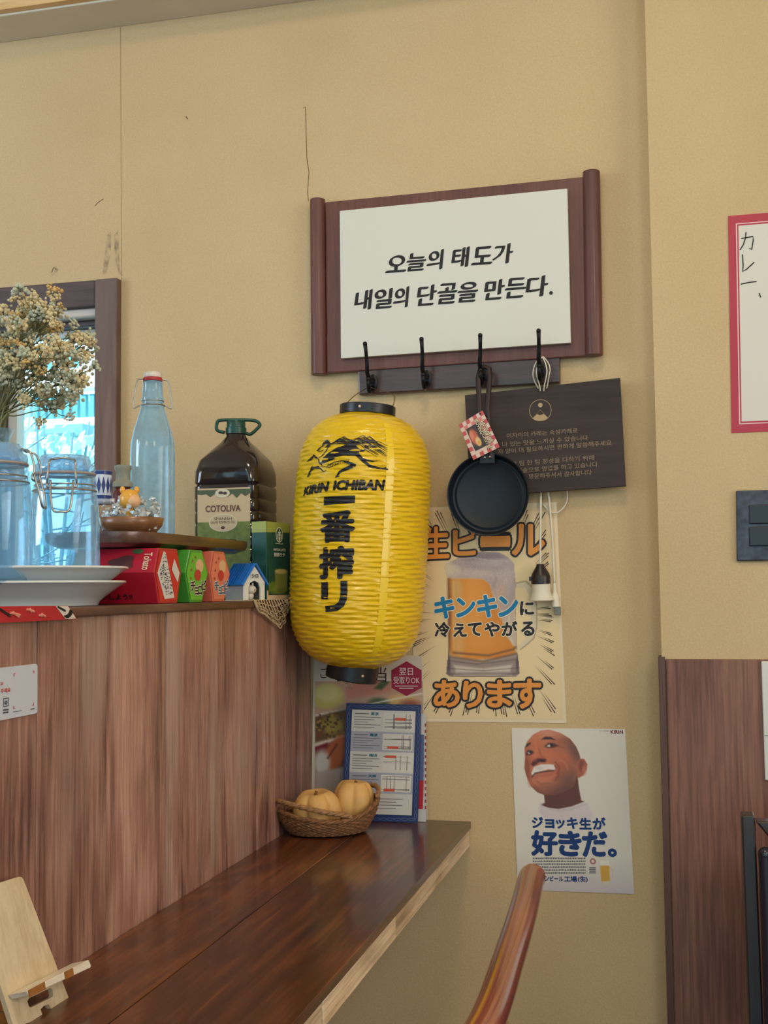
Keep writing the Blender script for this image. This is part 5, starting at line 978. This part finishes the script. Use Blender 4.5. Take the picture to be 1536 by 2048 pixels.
# lace doily corner hanging over the ledge, red paper strip, card sign
LM = mat('lace_beige', (196, 176, 142), .8); ly = thing('lace_doily', 'beige crocheted lace doily hanging over the ledge edge by the lantern', 'doily', (PF+.012, -.30, L_-.05))
xl = PF+.0105; dz = lambda px, py: PX(px, py, xl)
edge = [Z3(*p) for p in ((1140, 1112), (1160, 1170), (1190, 1205), (1215, 1215), (1240, 1240), (1270, 1262), (1300, 1285), (1325, 1315), (1345, 1290), (1365, 1270), (1355, 1235), (1375, 1215), (1388, 1180), (1380, 1150), (1390, 1115))]
top = [dz(*Z3(1140+250*i/14, 1111)) for i in range(15)]; bot_ = [dz(*p) for p in edge]
for p in top: p.z = L_+.001
mb = MB()
for rr_ in (.25, .5, .72, .9, 1.0): mb.tube(spl([t.lerp(b, rr_)+Vector((.001*math.sin(i*2.1), 0, 0)) for i, (t, b) in enumerate(zip(top, bot_))], 4), .0010 if rr_ < 1 else .0014, 5)
for i in range(15):
    if i % 1 == 0: mb.tube([top[i], top[i].lerp(bot_[i], .5)+Vector((.0015, 0, 0)), bot_[i]], .0009, 5)
for i in range(14): mb.tube([top[i].lerp(bot_[i], .5), top[i+1].lerp(bot_[i+1], .72), top[i].lerp(bot_[i], .9), top[i+1].lerp(bot_[i+1], 1)], .0007, 4)
mb.build('lace_edge', LM, ly, smooth='all')
mb = MB()
for k in range(16):
    i = random.randrange(14); f0, f1 = random.random(), random.random(); a = top[i].lerp(bot_[i], f0); b_ = top[i+1].lerp(bot_[i+1], min(1, f0+.18)); mb.tube([a, a.lerp(b_, .5)+Vector((.0008, 0, 0)), b_], .0007, 4)
mb.build('lace_mesh', LM, ly)
mb = MB(); mb.prism([Vector((xl, top[0].y, L_+.0003)), Vector((xl, top[-1].y, L_+.0003)), Vector((xl-.05, top[-1].y, L_+.0003)), Vector((xl-.06, top[0].y, L_+.0003))], (0, 0, .0008)); mb.build('flat_part', LM, ly)

xs3 = PF+.0100; stp = thing('red_paper_strip', 'red printed paper strip hanging from the ledge under the plates', 'paper', (xs3, -1.05, L_-.03))
sx = lambda x, y, o_=0: PX(*Z2(x, y), xs3+o_); mb = MB(); mb.prism([sx(-120, 1505), sx(470, 1500), sx(580, 1500), sx(655, 1612), sx(560, 1618), sx(-120, 1652)], (-.0006, 0, 0)); st = mb.build('sheet', mat('strip_red', (178, 34, 44), .5), stp)
mb = MB(); mb.ngon([sx(475, 1503, .0004), sx(580, 1503, .0004), sx(650, 1608, .0004), sx(560, 1614, .0004)]); mb.build('white_patch', mat('strip_white', (214, 206, 200), .5), st)
mb = MB(); add_text(mb, 'ン', [sx(490, 1508, .0008), sx(600, 1520, .0008), sx(640, 1605, .0008), sx(560, 1600, .0008)], .06); add_text(mb, 'ー', [sx(0, 1520, .0008), sx(90, 1580, .0008), sx(85, 1592, .0008), sx(-5, 1530, .0008)], .04); mb.build('lettering', INK, st)
mb = MB()
for a, b_ in (((90, 1560), (170, 1580)), ((110, 1555), (160, 1595)), ((230, 1530), (290, 1548)), ((255, 1525), (270, 1550)), ((355, 1570), (385, 1590)), ((335, 1580), (360, 1586))): mb.tube([sx(*a, .0006), sx(*b_, .0006)], .0014, 5)
mb.build('white_marks', mat('strip_pink', (226, 150, 130), .5), st)

xq = PF+.0032; qr = thing('card_notice', 'pale blue rounded card notice stuck on the plank partition', 'card', PX(20, 1440, xq))
qx = lambda x, y, o_=0: PX(*ZQ(x, y), xq+o_); mb = MB(); mb.prism([qx(-190, 120), qx(194, 76), qx(203, 80), qx(206, 90), qx(205, 335), qx(200, 345), qx(190, 349), qx(-190, 424)], (-.0018, 0, 0)); cdn = mb.build('card', mat('card_pale', (196, 204, 218), .4), qr)
QRD = mat('card_red', (196, 70, 76), .5); mb = MB(); add_text(mb, '주세요', [qx(5, 212, .0005), qx(57, 206, .0005), qx(57, 229, .0005), qx(5, 236, .0005)], .03); add_text(mb, '스캔하고', [qx(-60, 182, .0005), qx(18, 174, .0005), qx(18, 192, .0005), qx(-60, 202, .0005)], .03)
for (x, y), sx_, sy_ in (((76, 128), 1, 1), ((188, 113), -1, 1), ((74, 322), 1, -1), ((186, 304), -1, -1)):
    mb.ngon([qx(x, y, .0005), qx(x+10*sx_, y-1.3*sx_, .0005), qx(x+10*sx_, y-1.3*sx_+3*sy_, .0005), qx(x, y+3*sy_, .0005)]); mb.ngon([qx(x, y, .0005), qx(x+3*sx_, y, .0005), qx(x+3*sx_, y+16*sy_, .0005), qx(x, y+16*sy_, .0005)])
mb.build('lettering', QRD, cdn)
mb = MB(); 
for a in (((20, 266), (46, 262)), ((46, 262), (46, 305)), ((46, 305), (20, 310)), ((20, 310), (20, 266))): mb.tube([qx(*a[0], .0005), qx(*a[1], .0005)], .0004, 4)
mb.tube([qx(33+6*math.cos(i), 288+9*math.sin(i), .0005) for i in range(7)], .0007, 4)
for y in (326, 340): mb.ngon([qx(17, y, .0005), qx(47, y-4, .0005), qx(47, y+4, .0005), qx(17, y+8, .0005)])
mb.ngon([qx(73, 338, .0005), qx(120, 330, .0005), qx(120, 333, .0005), qx(73, 341, .0005)]); mb.ngon([qx(168, 322, .0005), qx(190, 318, .0005), qx(190, 323, .0005), qx(168, 327, .0005)]); mb.build('phone_icon', mat('card_ink', (60, 66, 80), .5), cdn)

# ================================================================ COUNTER THINGS
# brochures leaning on the wall
def brochure(name, label, px4, y_bot, y_top, edgecol):
    p0 = Vector((-.6, y_bot, CZ+.0003)); n = Vector((0, -1, (y_top-y_bot)/.25)).normalized(); f = lambda px, py, o_=0: PL(px, py, p0, n)+n*o_
    pts = [f(*p) for p in px4]; zmin = CZ+.0003; pts[2] = pts[2]+(Vector((0, (y_top-y_bot)/.25, 1)))*(zmin-pts[2].z); pts[3] = pts[3]+(Vector((0, (y_top-y_bot)/.25, 1)))*(zmin-pts[3].z)
    t = thing(name, label, 'brochure', (pts[2]+pts[3])/2); mb = MB(); mb.prism(pts, -n*.0012); return t, mb.build('sheet', edgecol, t), f
# back: bento brochure
t, s_, f = brochure('food_brochure', 'food brochure with bento photographs and a crimson hexagon behind the lantern', ((628, 1300), (844, 1312), (856, 1655), (622, 1655)), -.006, -.003, mat('brochure_paper', (206, 194, 178), .45))
zf = lambda x, y, o_=0: f(*Z5(x, y), o_)
pt = Paint(220, 985, 900, 1900, 7, (190, 160, 140)); pt.poly([(220, 980), (900, 900), (900, 1060), (220, 1200)], (186, 150, 128), 6).ell(300, 1080, 100, 80, (190, 176, 96), .15).ell(300, 1060, 80, 55, (206, 196, 130), .3).poly([(420, 1010), (700, 960), (700, 1050), (420, 1100)], (188, 128, 108), 12).poly([(590, 1030), (700, 930), (720, 960), (640, 1040)], (70, 90, 52), 6).ell(770, 1105, 90, 40, (220, 176, 110), .3).ell(620, 1120, 60, 30, (60, 84, 46), .4).ell(820, 1130, 60, 30, (150, 90, 70), .5)
pt.line([(220, 1200), (560, 1130), (900, 1060)], 9, (226, 216, 200), 3).poly([(220, 1210), (420, 1160), (420, 1320), (220, 1370)], (96, 70, 38), 8).ell(330, 1260, 70, 60, (146, 130, 60), .3)
for k in range(60): pt.ell(random.uniform(230, 410), random.uniform(1180, 1350), 7, 7, random.choice(((60, 40, 22), (170, 140, 60), (120, 60, 40))), .4)
pt.line([(220, 1385), (420, 1325)], 12, (216, 204, 190), 4).poly([(220, 1400), (420, 1340), (420, 1900), (220, 1900)], (120, 70, 52), 6).ell(350, 1440, 60, 130, (176, 92, 50), .2, 1, .5).poly([(220, 1400), (300, 1370), (300, 1400), (220, 1430)], (110, 30, 36), 5).ell(265, 1500, 50, 80, (196, 190, 184), .3).poly([(220, 1560), (420, 1520), (420, 1900), (220, 1900)], (170, 158, 150), 10).line([(300, 1470), (360, 1380)], 8, (60, 34, 26), 4)
pt.build('food_picture', lambda x, y: zf(x, y, .0004), s_)
mb = MB()
for tt, x0, x1, y0, y1 in (('ご', 255, 300, 895, 965), ('ち', 345, 400, 900, 985), ('弁', 500, 570, 900, 985), ('当', 600, 672, 895, 990)): add_text(mb, tt, [zf(x0, y0, .0008), zf(x1, y0, .0008), zf(x1, y1, .0008), zf(x0, y1, .0008)], .0)
mb.build('lettering', mat('brochure_ink', (62, 40, 38), .5), s_)
mb = MB(); mb.ngon([zf(*p, .0008) for p in ((798, 858), (893, 915), (893, 1025), (798, 1078), (703, 1025), (703, 915))]); hx = mb.build('hexagon', mat('hexagon_crimson', (150, 26, 60), .45), s_)
mb = MB(); 
for tt, x0, x1, y0, y1 in (('翌日', 752, 838, 900, 945), ('受取りOK', 716, 880, 955, 1000)): add_text(mb, tt, [zf(x0, y0, .0012), zf(x1, y0, .0012), zf(x1, y1, .0012), zf(x0, y1, .0012)], .005)
for y in (1012, 1026): mb.ngon([zf(725+(y-1012)*2, y, .0012), zf(870-(y-1012)*2, y, .0012), zf(870-(y-1012)*2, y+5, .0012), zf(725+(y-1012)*2, y+5, .0012)])
mb.build('lettering', mat('hexagon_white', (226, 206, 204), .5), hx)
# middle: leaflet with red and blue edge
t, s_, f2 = brochure('folded_leaflet', 'folded leaflet with red and blue edge standing behind the map leaflet', ((800, 1425), (852, 1428), (852, 1640), (790, 1640)), -.026, -.012, mat('leaflet_edge_white', (196, 192, 192), .5))
mb = MB(); z2 = lambda x, y, o_=.0004: f2(*Z5(x, y), o_)
mb.ngon([z2(860, 1320), z2(908, 1320), z2(905, 1610), z2(860, 1610)]); mb.build('blue_panel', mat('leaflet_blue', (84, 96, 140), .5), s_)
mb = MB(); mb.ngon([z2(860, 1610), z2(906, 1610), z2(900, 1790), z2(860, 1790)]); mb.build('red_panel', mat('leaflet_red', (176, 36, 48), .5), s_)
mb = MB()
for k in range(14): mb.ngon([z2(912, 1250+k*40, .0006), z2(922, 1250+k*40, .0006), z2(922, 1270+k*40, .0006), z2(912, 1270+k*40, .0006)])
mb.build('edge_print', mat('leaflet_print', (150, 70, 66), .5), s_)
# front: map leaflet
t, s_, f3 = brochure('map_leaflet', 'blue bordered leaflet with four small street maps leaning on the wall', ((692.7, 1406), (842.5, 1410), (835.5, 1647), (683, 1652)), -.040, -.020, mat('leaflet_navy', (34, 52, 100), .45))
z3 = lambda x, y, o_=.0004: f3(*Z5(x, y), o_)
lf = lambda u, v, o_=.0004: z3((455+400*u)*(1-v)+(425+405*u)*v, 1162+12*u+v*(655), o_)
bands = [(0, .205, (206, 202, 196)), (.205, .40, (168, 168, 182)), (.40, .60, (208, 204, 198)), (.60, .80, (164, 166, 184)), (.80, 1, (202, 200, 196))]
for a, b_, c in bands: mb = MB(); mb.ngon([lf(0, a), lf(1, a), lf(1, b_), lf(0, b_)]); mb.build('panel', mat('leaflet_%d' % int(a*100), c, .5), s_)
mw = MB(); mi = MB(); mr = MB(); mt = MB()
for k, (a, b_, _) in enumerate(bands[:4]):
    h_ = b_-a; mw.ngon([lf(.50, a+h_*.10, .0007), lf(.97, a+h_*.10, .0007), lf(.97, b_-h_*.1, .0007), lf(.50, b_-h_*.1, .0007)])
    for i in range(4):
        u = .52+.43*random.random(); v = a+h_*(.15+.7*random.random())
        mi.ngon([lf(.52, v, .0009), lf(.95, v+.01*random.uniform(-1, 1), .0009), lf(.95, v+.006, .0009), lf(.52, v+.004, .0009)]); mi.ngon([lf(u, a+h_*.15, .0009), lf(u+.008, a+h_*.15, .0009), lf(u+.012, b_-h_*.15, .0009), lf(u, b_-h_*.15, .0009)])
    ru, rv = ((.68, .38), (.58, .75), (.55, .2), (.55, .8))[k]; mr = MB(); mr.ngon([lf(ru, a+h_*(rv-.05), .0011), lf(ru+.17, a+h_*(rv-.05), .0011), lf(ru+.17, a+h_*(rv+.08), .0011), lf(ru, a+h_*(rv+.08), .0011)]); mr.build('map_marker', mat('map_red', (206, 88, 66), .5), s_)
    mt = MB(); add_text(mt, ('東京', '難波', '梅田', '天神')[k], [lf(.30, a+h_*.1, .0009), lf(.42, a+h_*.1, .0009), lf(.42, a+h_*.24, .0009), lf(.30, a+h_*.24, .0009)], .03); mt.build('lettering', mat('map_teal', (30, 104, 120), .5), s_)
    for j in range(5): mi.ngon([lf(.04, a+h_*(.32+.12*j), .0009), lf(.46-.1*(j % 3), a+h_*(.32+.12*j), .0009), lf(.46-.1*(j % 3), a+h_*(.35+.12*j), .0009), lf(.04, a+h_*(.35+.12*j), .0009)])
    mi.ngon([lf(.05, a+h_*.15, .0009), lf(.27, a+h_*.15, .0009), lf(.27, a+h_*.2, .0009), lf(.05, a+h_*.2, .0009)])
for j in range(4): mi.ngon([lf(.40, .845+j*.03, .0009), lf(.85-.1*(j % 2), .845+j*.03, .0009), lf(.85-.1*(j % 2), .852+j*.03, .0009), lf(.40, .852+j*.03, .0009)])
mw.build('map_box', mat('map_white', (214, 210, 202), .5), s_); mi.build('map_lines', mat('map_grey', (124, 120, 124), .6), s_);
mb = MB(); loop = []
def wavy(p, q, n_):
    for k in range(n_):
        a = p.lerp(q, k/n_); b = p.lerp(q, (k+1)/n_); d = (b-a); nrm = Vector((d.z, 0, -d.x)).normalized()*.0022
        mb.tube([a+d*.5+d*.48*math.cos(i*math.pi/6)+nrm*math.sin(i*math.pi/6) for i in range(12)], .00035, 4, closed=True)
Ca, Cb, Cc, Cd = z3(435, 1140, .0006), z3(878, 1150, .0006), z3(852, 1855, .0006), z3(410, 1850, .0006)
wavy(Ca, Cb, 10); wavy(Cb, Cc, 16); wavy(Cd, Cc, 10); wavy(Ca, Cd, 16); mb.build('border_print', mat('border_pale', (110, 130, 176), .5), s_)

# wicker basket with two squashes
bC = Vector((-.641, -.158, CZ+.0005)); bl, bs = .094, .066; bang = math.atan2(.085, .15)
ba = Vector((math.cos(bang), math.sin(bang), 0)); bb = Vector((-ba.y, ba.x, 0))
WK = mat('wicker', (126, 86, 54), .55, var=.4, vscale=140, bump=.3, bscale=500); WKD = mat('wicker_light', (154, 114, 76), .5, var=.35, vscale=160)
bk = thing('wicker_basket', 'oval brown wicker basket with looped handles on the counter', 'basket', bC)
def bpt(th, t, off=0):      # t 0 bottom .. 1 rim
    c, s__ = math.cos(th), math.sin(th); fl_r = .74+.26*math.sin(t*math.pi/2); h_ = (.028+.016*c*c+(.014 if c > 0 else 0)*c*c)*t
    return bC+ba*((bl*fl_r+off)*c)+bb*((bs*fl_r+off)*s__)+Vector((0, 0, h_+.003))
mb = MB(); ns = 120; nr = 11
for r_ in range(nr):
    t = .04+.9*r_/(nr-1); mb.tube([bpt(2*math.pi*i/ns, t, .0014*math.sin(15*2*math.pi*i/ns*2+r_*math.pi)) for i in range(ns)], .0021, 5, closed=True)
mb.build('woven_side', WK, bk, smooth='all')
mb = MB()
for k in range(60): th = 2*math.pi*(k+.25)/60; mb.tube([bpt(th, q/5) for q in range(6)], .0011, 4)
mb.build('stakes', WKD, bk, smooth='all')
mb = MB(); mb.add([bC+Vector((0, 0, .002))]+[bpt(2*math.pi*i/48, .02) for i in range(48)], [(0, i+1, (i+1) % 48+1) for i in range(48)]); mb.build('base', WK, bk)
def rope(mb, pts, r, tw, n=2):
    m = len(pts)
    for k in range(n):
        out = []
        for i, p in enumerate(pts):
            tg_ = (pts[min(i+1, m-1)]-pts[max(i-1, 0)]).normalized(); u = tg_.cross(Vector((0, 0, 1))).normalized(); v = u.cross(tg_); a = tw*i+k*2*math.pi/n; out.append(p+u*(math.cos(a)*r*.7)+v*(math.sin(a)*r*.7))
        mb.tube(out, r, 6)
mb = MB(); rope(mb, [bpt(2*math.pi*i/150, 1.0) for i in range(151)], .0030, .55, 3); mb.build('rim', WK, bk, smooth='all')
mb = MB()
hpts = []
for i in range(60):
    th = math.radians(160+i*128/59); k = math.sin(math.pi*i/59); hpts.append(bpt(th, 1.0, .004*k)+Vector((0, 0, .003+.019*k**.6)))
rope(mb, hpts, .0030, .6, 3); mb.build('handle', WKD, bk, smooth='all')
mb = MB(); hpts = []
for i in range(60):
    th = math.radians(-18+i*118/59); k = math.sin(math.pi*i/59); hpts.append(bpt(th, 1.0, .004*k)+Vector((0, 0, .003+.019*k**.6)))
rope(mb, hpts, .0030, .6, 3); mb.build('handle', WKD, bk, smooth='all')
SQ = mat('squash_skin', (216, 170, 104), .5, var=.10, vscale=40, bump=.06, bscale=120, sub=.1)
def squash(label, c, R, H_, nl, rot, tilt, depth=.22):
    o = thing('squash', label, 'squash', c, 'squashes in the wicker basket'); mb = MB(); nu, nv = 72, 28; vs = []; M_ = Matrix.Rotation(tilt[0], 3, 'X') @ Matrix.Rotation(tilt[1], 3, 'Y')
    for j in range(nv+1):
        a = -math.pi/2+math.pi*j/nv
        for i in range(nu):
            t_ = 2*math.pi*i/nu+rot; g = (1-depth*(1-abs(math.sin(nl*t_/2))**.75)*(math.cos(a)**.35 if abs(a) < 1.57 else 0)); rr_ = R*math.cos(a)**.72*g if abs(a) < 1.5706 else 0
            z_ = H_*math.sin(a)*(1-.30*max(0, 1-math.cos(a)*2.2)); vs.append(c+Vector((0, 0, H_*.86))+M_ @ Vector((rr_*math.cos(t_-rot), rr_*math.sin(t_-rot), z_)))
    mb.add(vs, [(j*nu+i, j*nu+(i+1) % nu, (j+1)*nu+(i+1) % nu, (j+1)*nu+i) for j in range(nv) for i in range(nu)]); mb.build('fruit', SQ, o, smooth='all')
    s0 = c+Vector((0, 0, H_*.86))+M_ @ Vector((0, 0, H_*.66)); mb = MB(); mb.tube([s0, s0+M_ @ Vector((.001, 0, .006)), s0+M_ @ Vector((.003, .001, .010))], [.0032, .0026, .003], 8); mb.build('stem', mat('squash_stem', (120, 84, 50), .7), o, smooth=True)
squash('pale orange lobed squash nearer the front of the basket', bC+Vector((-.016, -.020, .008)), .046, .040, 5, .5, (.10, -.05))
squash('pale orange lobed squash at the back right of the basket', bC+Vector((.040, .032, .018)), .040, .041, 5, .1, (-.05, .06))

# wooden phone stand
sp0 = PZ(138, 1990, CZ+.002); sp1 = PZ(35, 2056, CZ+.002); sp2 = PX(44, 1753, PF+.016); sn_ = (sp1-sp0).cross(sp2-sp0).normalized(); sn_ = sn_ if sn_.x > 0 else -sn_; S = lambda x, y, o_=0: PL(*ZQ(x, y), sp0, sn_)+sn_*o_
PHW = wood('phone_stand_wood', (208, 184, 146), (228, 208, 174), (240, 224, 196), 'z', .5, 0, 120, 1.5, .15)
ps = thing('phone_stand', 'light wooden phone stand leaning at the left end of the counter', 'phone stand', sp0)
out1 = [(-160, 1325), (105, 1242), (118, 1244), (128, 1256), (380, 1915), (378, 1930), (365, 1940), (285, 1975), (268, 1940), (240, 1950), (222, 1968), (232, 2000), (225, 2016), (95, 2064), (80, 2080)]
mb = MB(); outer = [S(*p) for p in out1]
hole = [S(*p) for p in ((150, 1925), (158, 1908), (275, 1852), (286, 1856), (293, 1888), (288, 1900), (170, 1958), (160, 1955))]
bm = bmesh.new(); va = [bm.verts.new(p) for p in outer]; vh = [bm.verts.new(p) for p in hole]
ed = [bm.edges.new((va[i], va[(i+1) % len(va)])) for i in range(len(va))]+[bm.edges.new((vh[i], vh[(i+1) % len(vh)])) for i in range(len(vh))]
bmesh.ops.triangle_fill(bm, edges=ed, use_beauty=True); bm.verts.index_update()
n0 = len(bm.verts); vv2 = [v.co.copy() for v in bm.verts]; tri = [tuple(v.index for v in f.verts) for f in bm.faces]; be = [(e.verts[0].index, e.verts[1].index) for e in bm.edges if len(e.link_faces) == 1]; bm.free()
mb.add(vv2+[v-sn_*.0055 for v in vv2], tri+[tuple(i+n0 for i in t[::-1]) for t in tri]+[(a, b, b+n0, a+n0) for a, b in be]); mb.build('back_plate', PHW, ps)
PHE = mat('phone_stand_edge', (150, 98, 44), .6, var=.2, vscale=80)
mb = MB(); mb.prism([S(0, 1760, -.0056), S(20, 1752, -.0056), S(125, 2060, -.0056), S(95, 2075, -.0056)], -sn_*.02); mb.build('side_rib', PHE, ps)
lip = [S(40, 1890, .0004), S(392, 1716, .0004), S(404, 1742, .0004), S(405, 1758, .0004), S(60, 1915, .0004)]
mb = MB(); mb.prism(lip, sn_*.022); mb.build('lip', wood('phone_lip', (196, 184, 168), (216, 206, 192), (228, 220, 206), 'y', .5), ps, bevel=.001)
for a, b_ in (((50, 1885), (140, 1838)), ((252, 1785), (298, 1762))): mb = MB(); mb.prism([S(*a, .0225), S(*b_, .0225), S(b_[0]+6, b_[1]+40, .0225), S(a[0]+6, a[1]+40, .0225)], sn_*.001); mb.build('tab', PHE, ps)
mb = MB(); a = S(60, 1500, -.006); mb.prism([S(-30, 1500, -.006), S(-10, 1495, -.006), S(70, 1960, -.006), S(40, 1970, -.006)], Vector((-.025, .012, -.01))); mb.build('rear_support', PHE, ps)

# ================================================================ CHAIRS
CHW = wood('chair_wood', (74, 28, 18), (112, 46, 28), (146, 72, 44), 'y', .18, .8, 70, 2, .1)
zr = .875
ch = thing('wooden_chair', 'glossy reddish brown wooden chair pushed up to the counter', 'chair', (-.30, -1.25, 0))
tp0, tp1 = PZ(1062, 1760, zr), PZ(972, 2047, zr)
rail = spl([tp0+Vector((.003, .010, 0)), tp0, tp0.lerp(tp1, .3)+Vector((.002, 0, 0)), tp0.lerp(tp1, .65)+Vector((.002, 0, 0)), tp1, tp1+Vector((-.008, -.12, 0)), tp1+Vector((-.02, -.20, 0))], 8)
n = len(rail); rad = [(.0152-.0022*i/n)*min(1, .45+.55*math.sin(min(1, (i+.3)/5)*math.pi/2))*min(1, .5+.5*min(1, (n-1-i)/4)) for i in range(n)]
mb = MB(); mb.tube(rail, rad, 20); mb.build('top_rail', CHW, ch, smooth=True)
cy0, cy1 = tp0.y-.40, tp1.y-.10; xs_seat = -.30
for yy in (cy0, cy1):
    i = min(range(n), key=lambda k: abs(rail[k].y-yy)); p = rail[i]
    mb = MB(); mb.tube(spl([Vector((p.x, p.y, p.z-.008)), Vector((p.x-.055, p.y, p.z-.16)), Vector((p.x-.10, p.y, .44)), Vector((p.x-.07, p.y, .0))], 6), .014, 12); mb.build('rear_leg', CHW, ch, smooth=True)
    mb = MB(); mb.tube([Vector((p.x-.40, p.y, .43)), Vector((p.x-.405, p.y, 0))], [.017, .013], 12); mb.build('front_leg', CHW, ch, smooth=True)
px_ = rail[n//2].x-.10
mb = MB(); mb.box(px_-.38, cy1-.03, .43, px_+.02, cy0+.03, .465); mb.build('seat', CHW, ch, bevel=.012, seg=3)
mb = MB(); mb.tube([Vector((px_-.01, cy0, .25)), Vector((px_-.01, cy1, .25))], .009, 10); mb.build('stretcher', CHW, ch, smooth=True)

DK = wood('dark_chair_wood', (30, 24, 30), (40, 32, 36), (54, 42, 44), 'z', .35, .4); yd = -.34
dkc = thing('dark_chair', 'dark brown high-backed chair at the right edge by the wainscot', 'chair', P(1640, 2047, yd)*1.0)
dp = lambda px, py, y=yd: P(px, py, y)
a, b_ = dp(1482, 1630), dp(1500, 2047); ORG[dkc.name] = Vector((a.x+.2, yd, 0)); dkc.location = ORG[dkc.name]
x0 = a.x
mb = MB(); mb.prism([Vector((x0, yd, a.z)), Vector((x0+.021, yd, a.z)), Vector((x0+.03, yd, 0)), Vector((x0+.006, yd, 0))], (0, .035, 0)); mb.build('rear_post', DK, dkc, bevel=.003)
mb = MB(); mb.prism([Vector((x0+.40, yd, a.z)), Vector((x0+.42, yd, a.z)), Vector((x0+.415, yd, 0)), Vector((x0+.39, yd, 0))], (0, .035, 0)); mb.build('rear_post', DK, dkc, bevel=.003)
zk = dp(1525, 1705).z
mb = MB(); mb.prism([Vector((x0+.021, yd-.004, a.z-.008)), Vector((x0+.40, yd-.004, a.z-.008)), Vector((x0+.40, yd-.004, zk+.012)), Vector((x0+.05, yd-.004, zk+.012)), Vector((x0+.035, yd-.004, zk+.03))], (0, .03, 0)); mb.build('top_rail', DK, dkc, bevel=.003)
mb = MB(); mb.tube([Vector((x0+.034, yd-.012, zk)), Vector((x0+.036, yd-.012, .45))], .011, 14); mb.sphere((x0+.034, yd-.012, zk), .0115, 14, 10); mb.build('upholstery_roll', mat('dark_leather', (34, 34, 48), .25, coat=.4), dkc, smooth=True)
mb = MB(); mb.box(x0+.045, yd-.015, .47, x0+.39, yd+.01, zk+.01); mb.build('back_cushion', mat('dark_leather2', (22, 26, 42), .3, coat=.2), dkc, bevel=.008, seg=3)
mb = MB(); mb.box(x0+.01, yd-.42, .40, x0+.41, yd-.002, .46); mb.build('seat', mat('dark_leather3', (24, 26, 40), .35), dkc, bevel=.015, seg=3)
for xx in (x0+.02, x0+.38): mb = MB(); mb.box(xx, yd-.41, 0, xx+.03, yd-.38, .40); mb.build('front_leg', DK, dkc, bevel=.003)
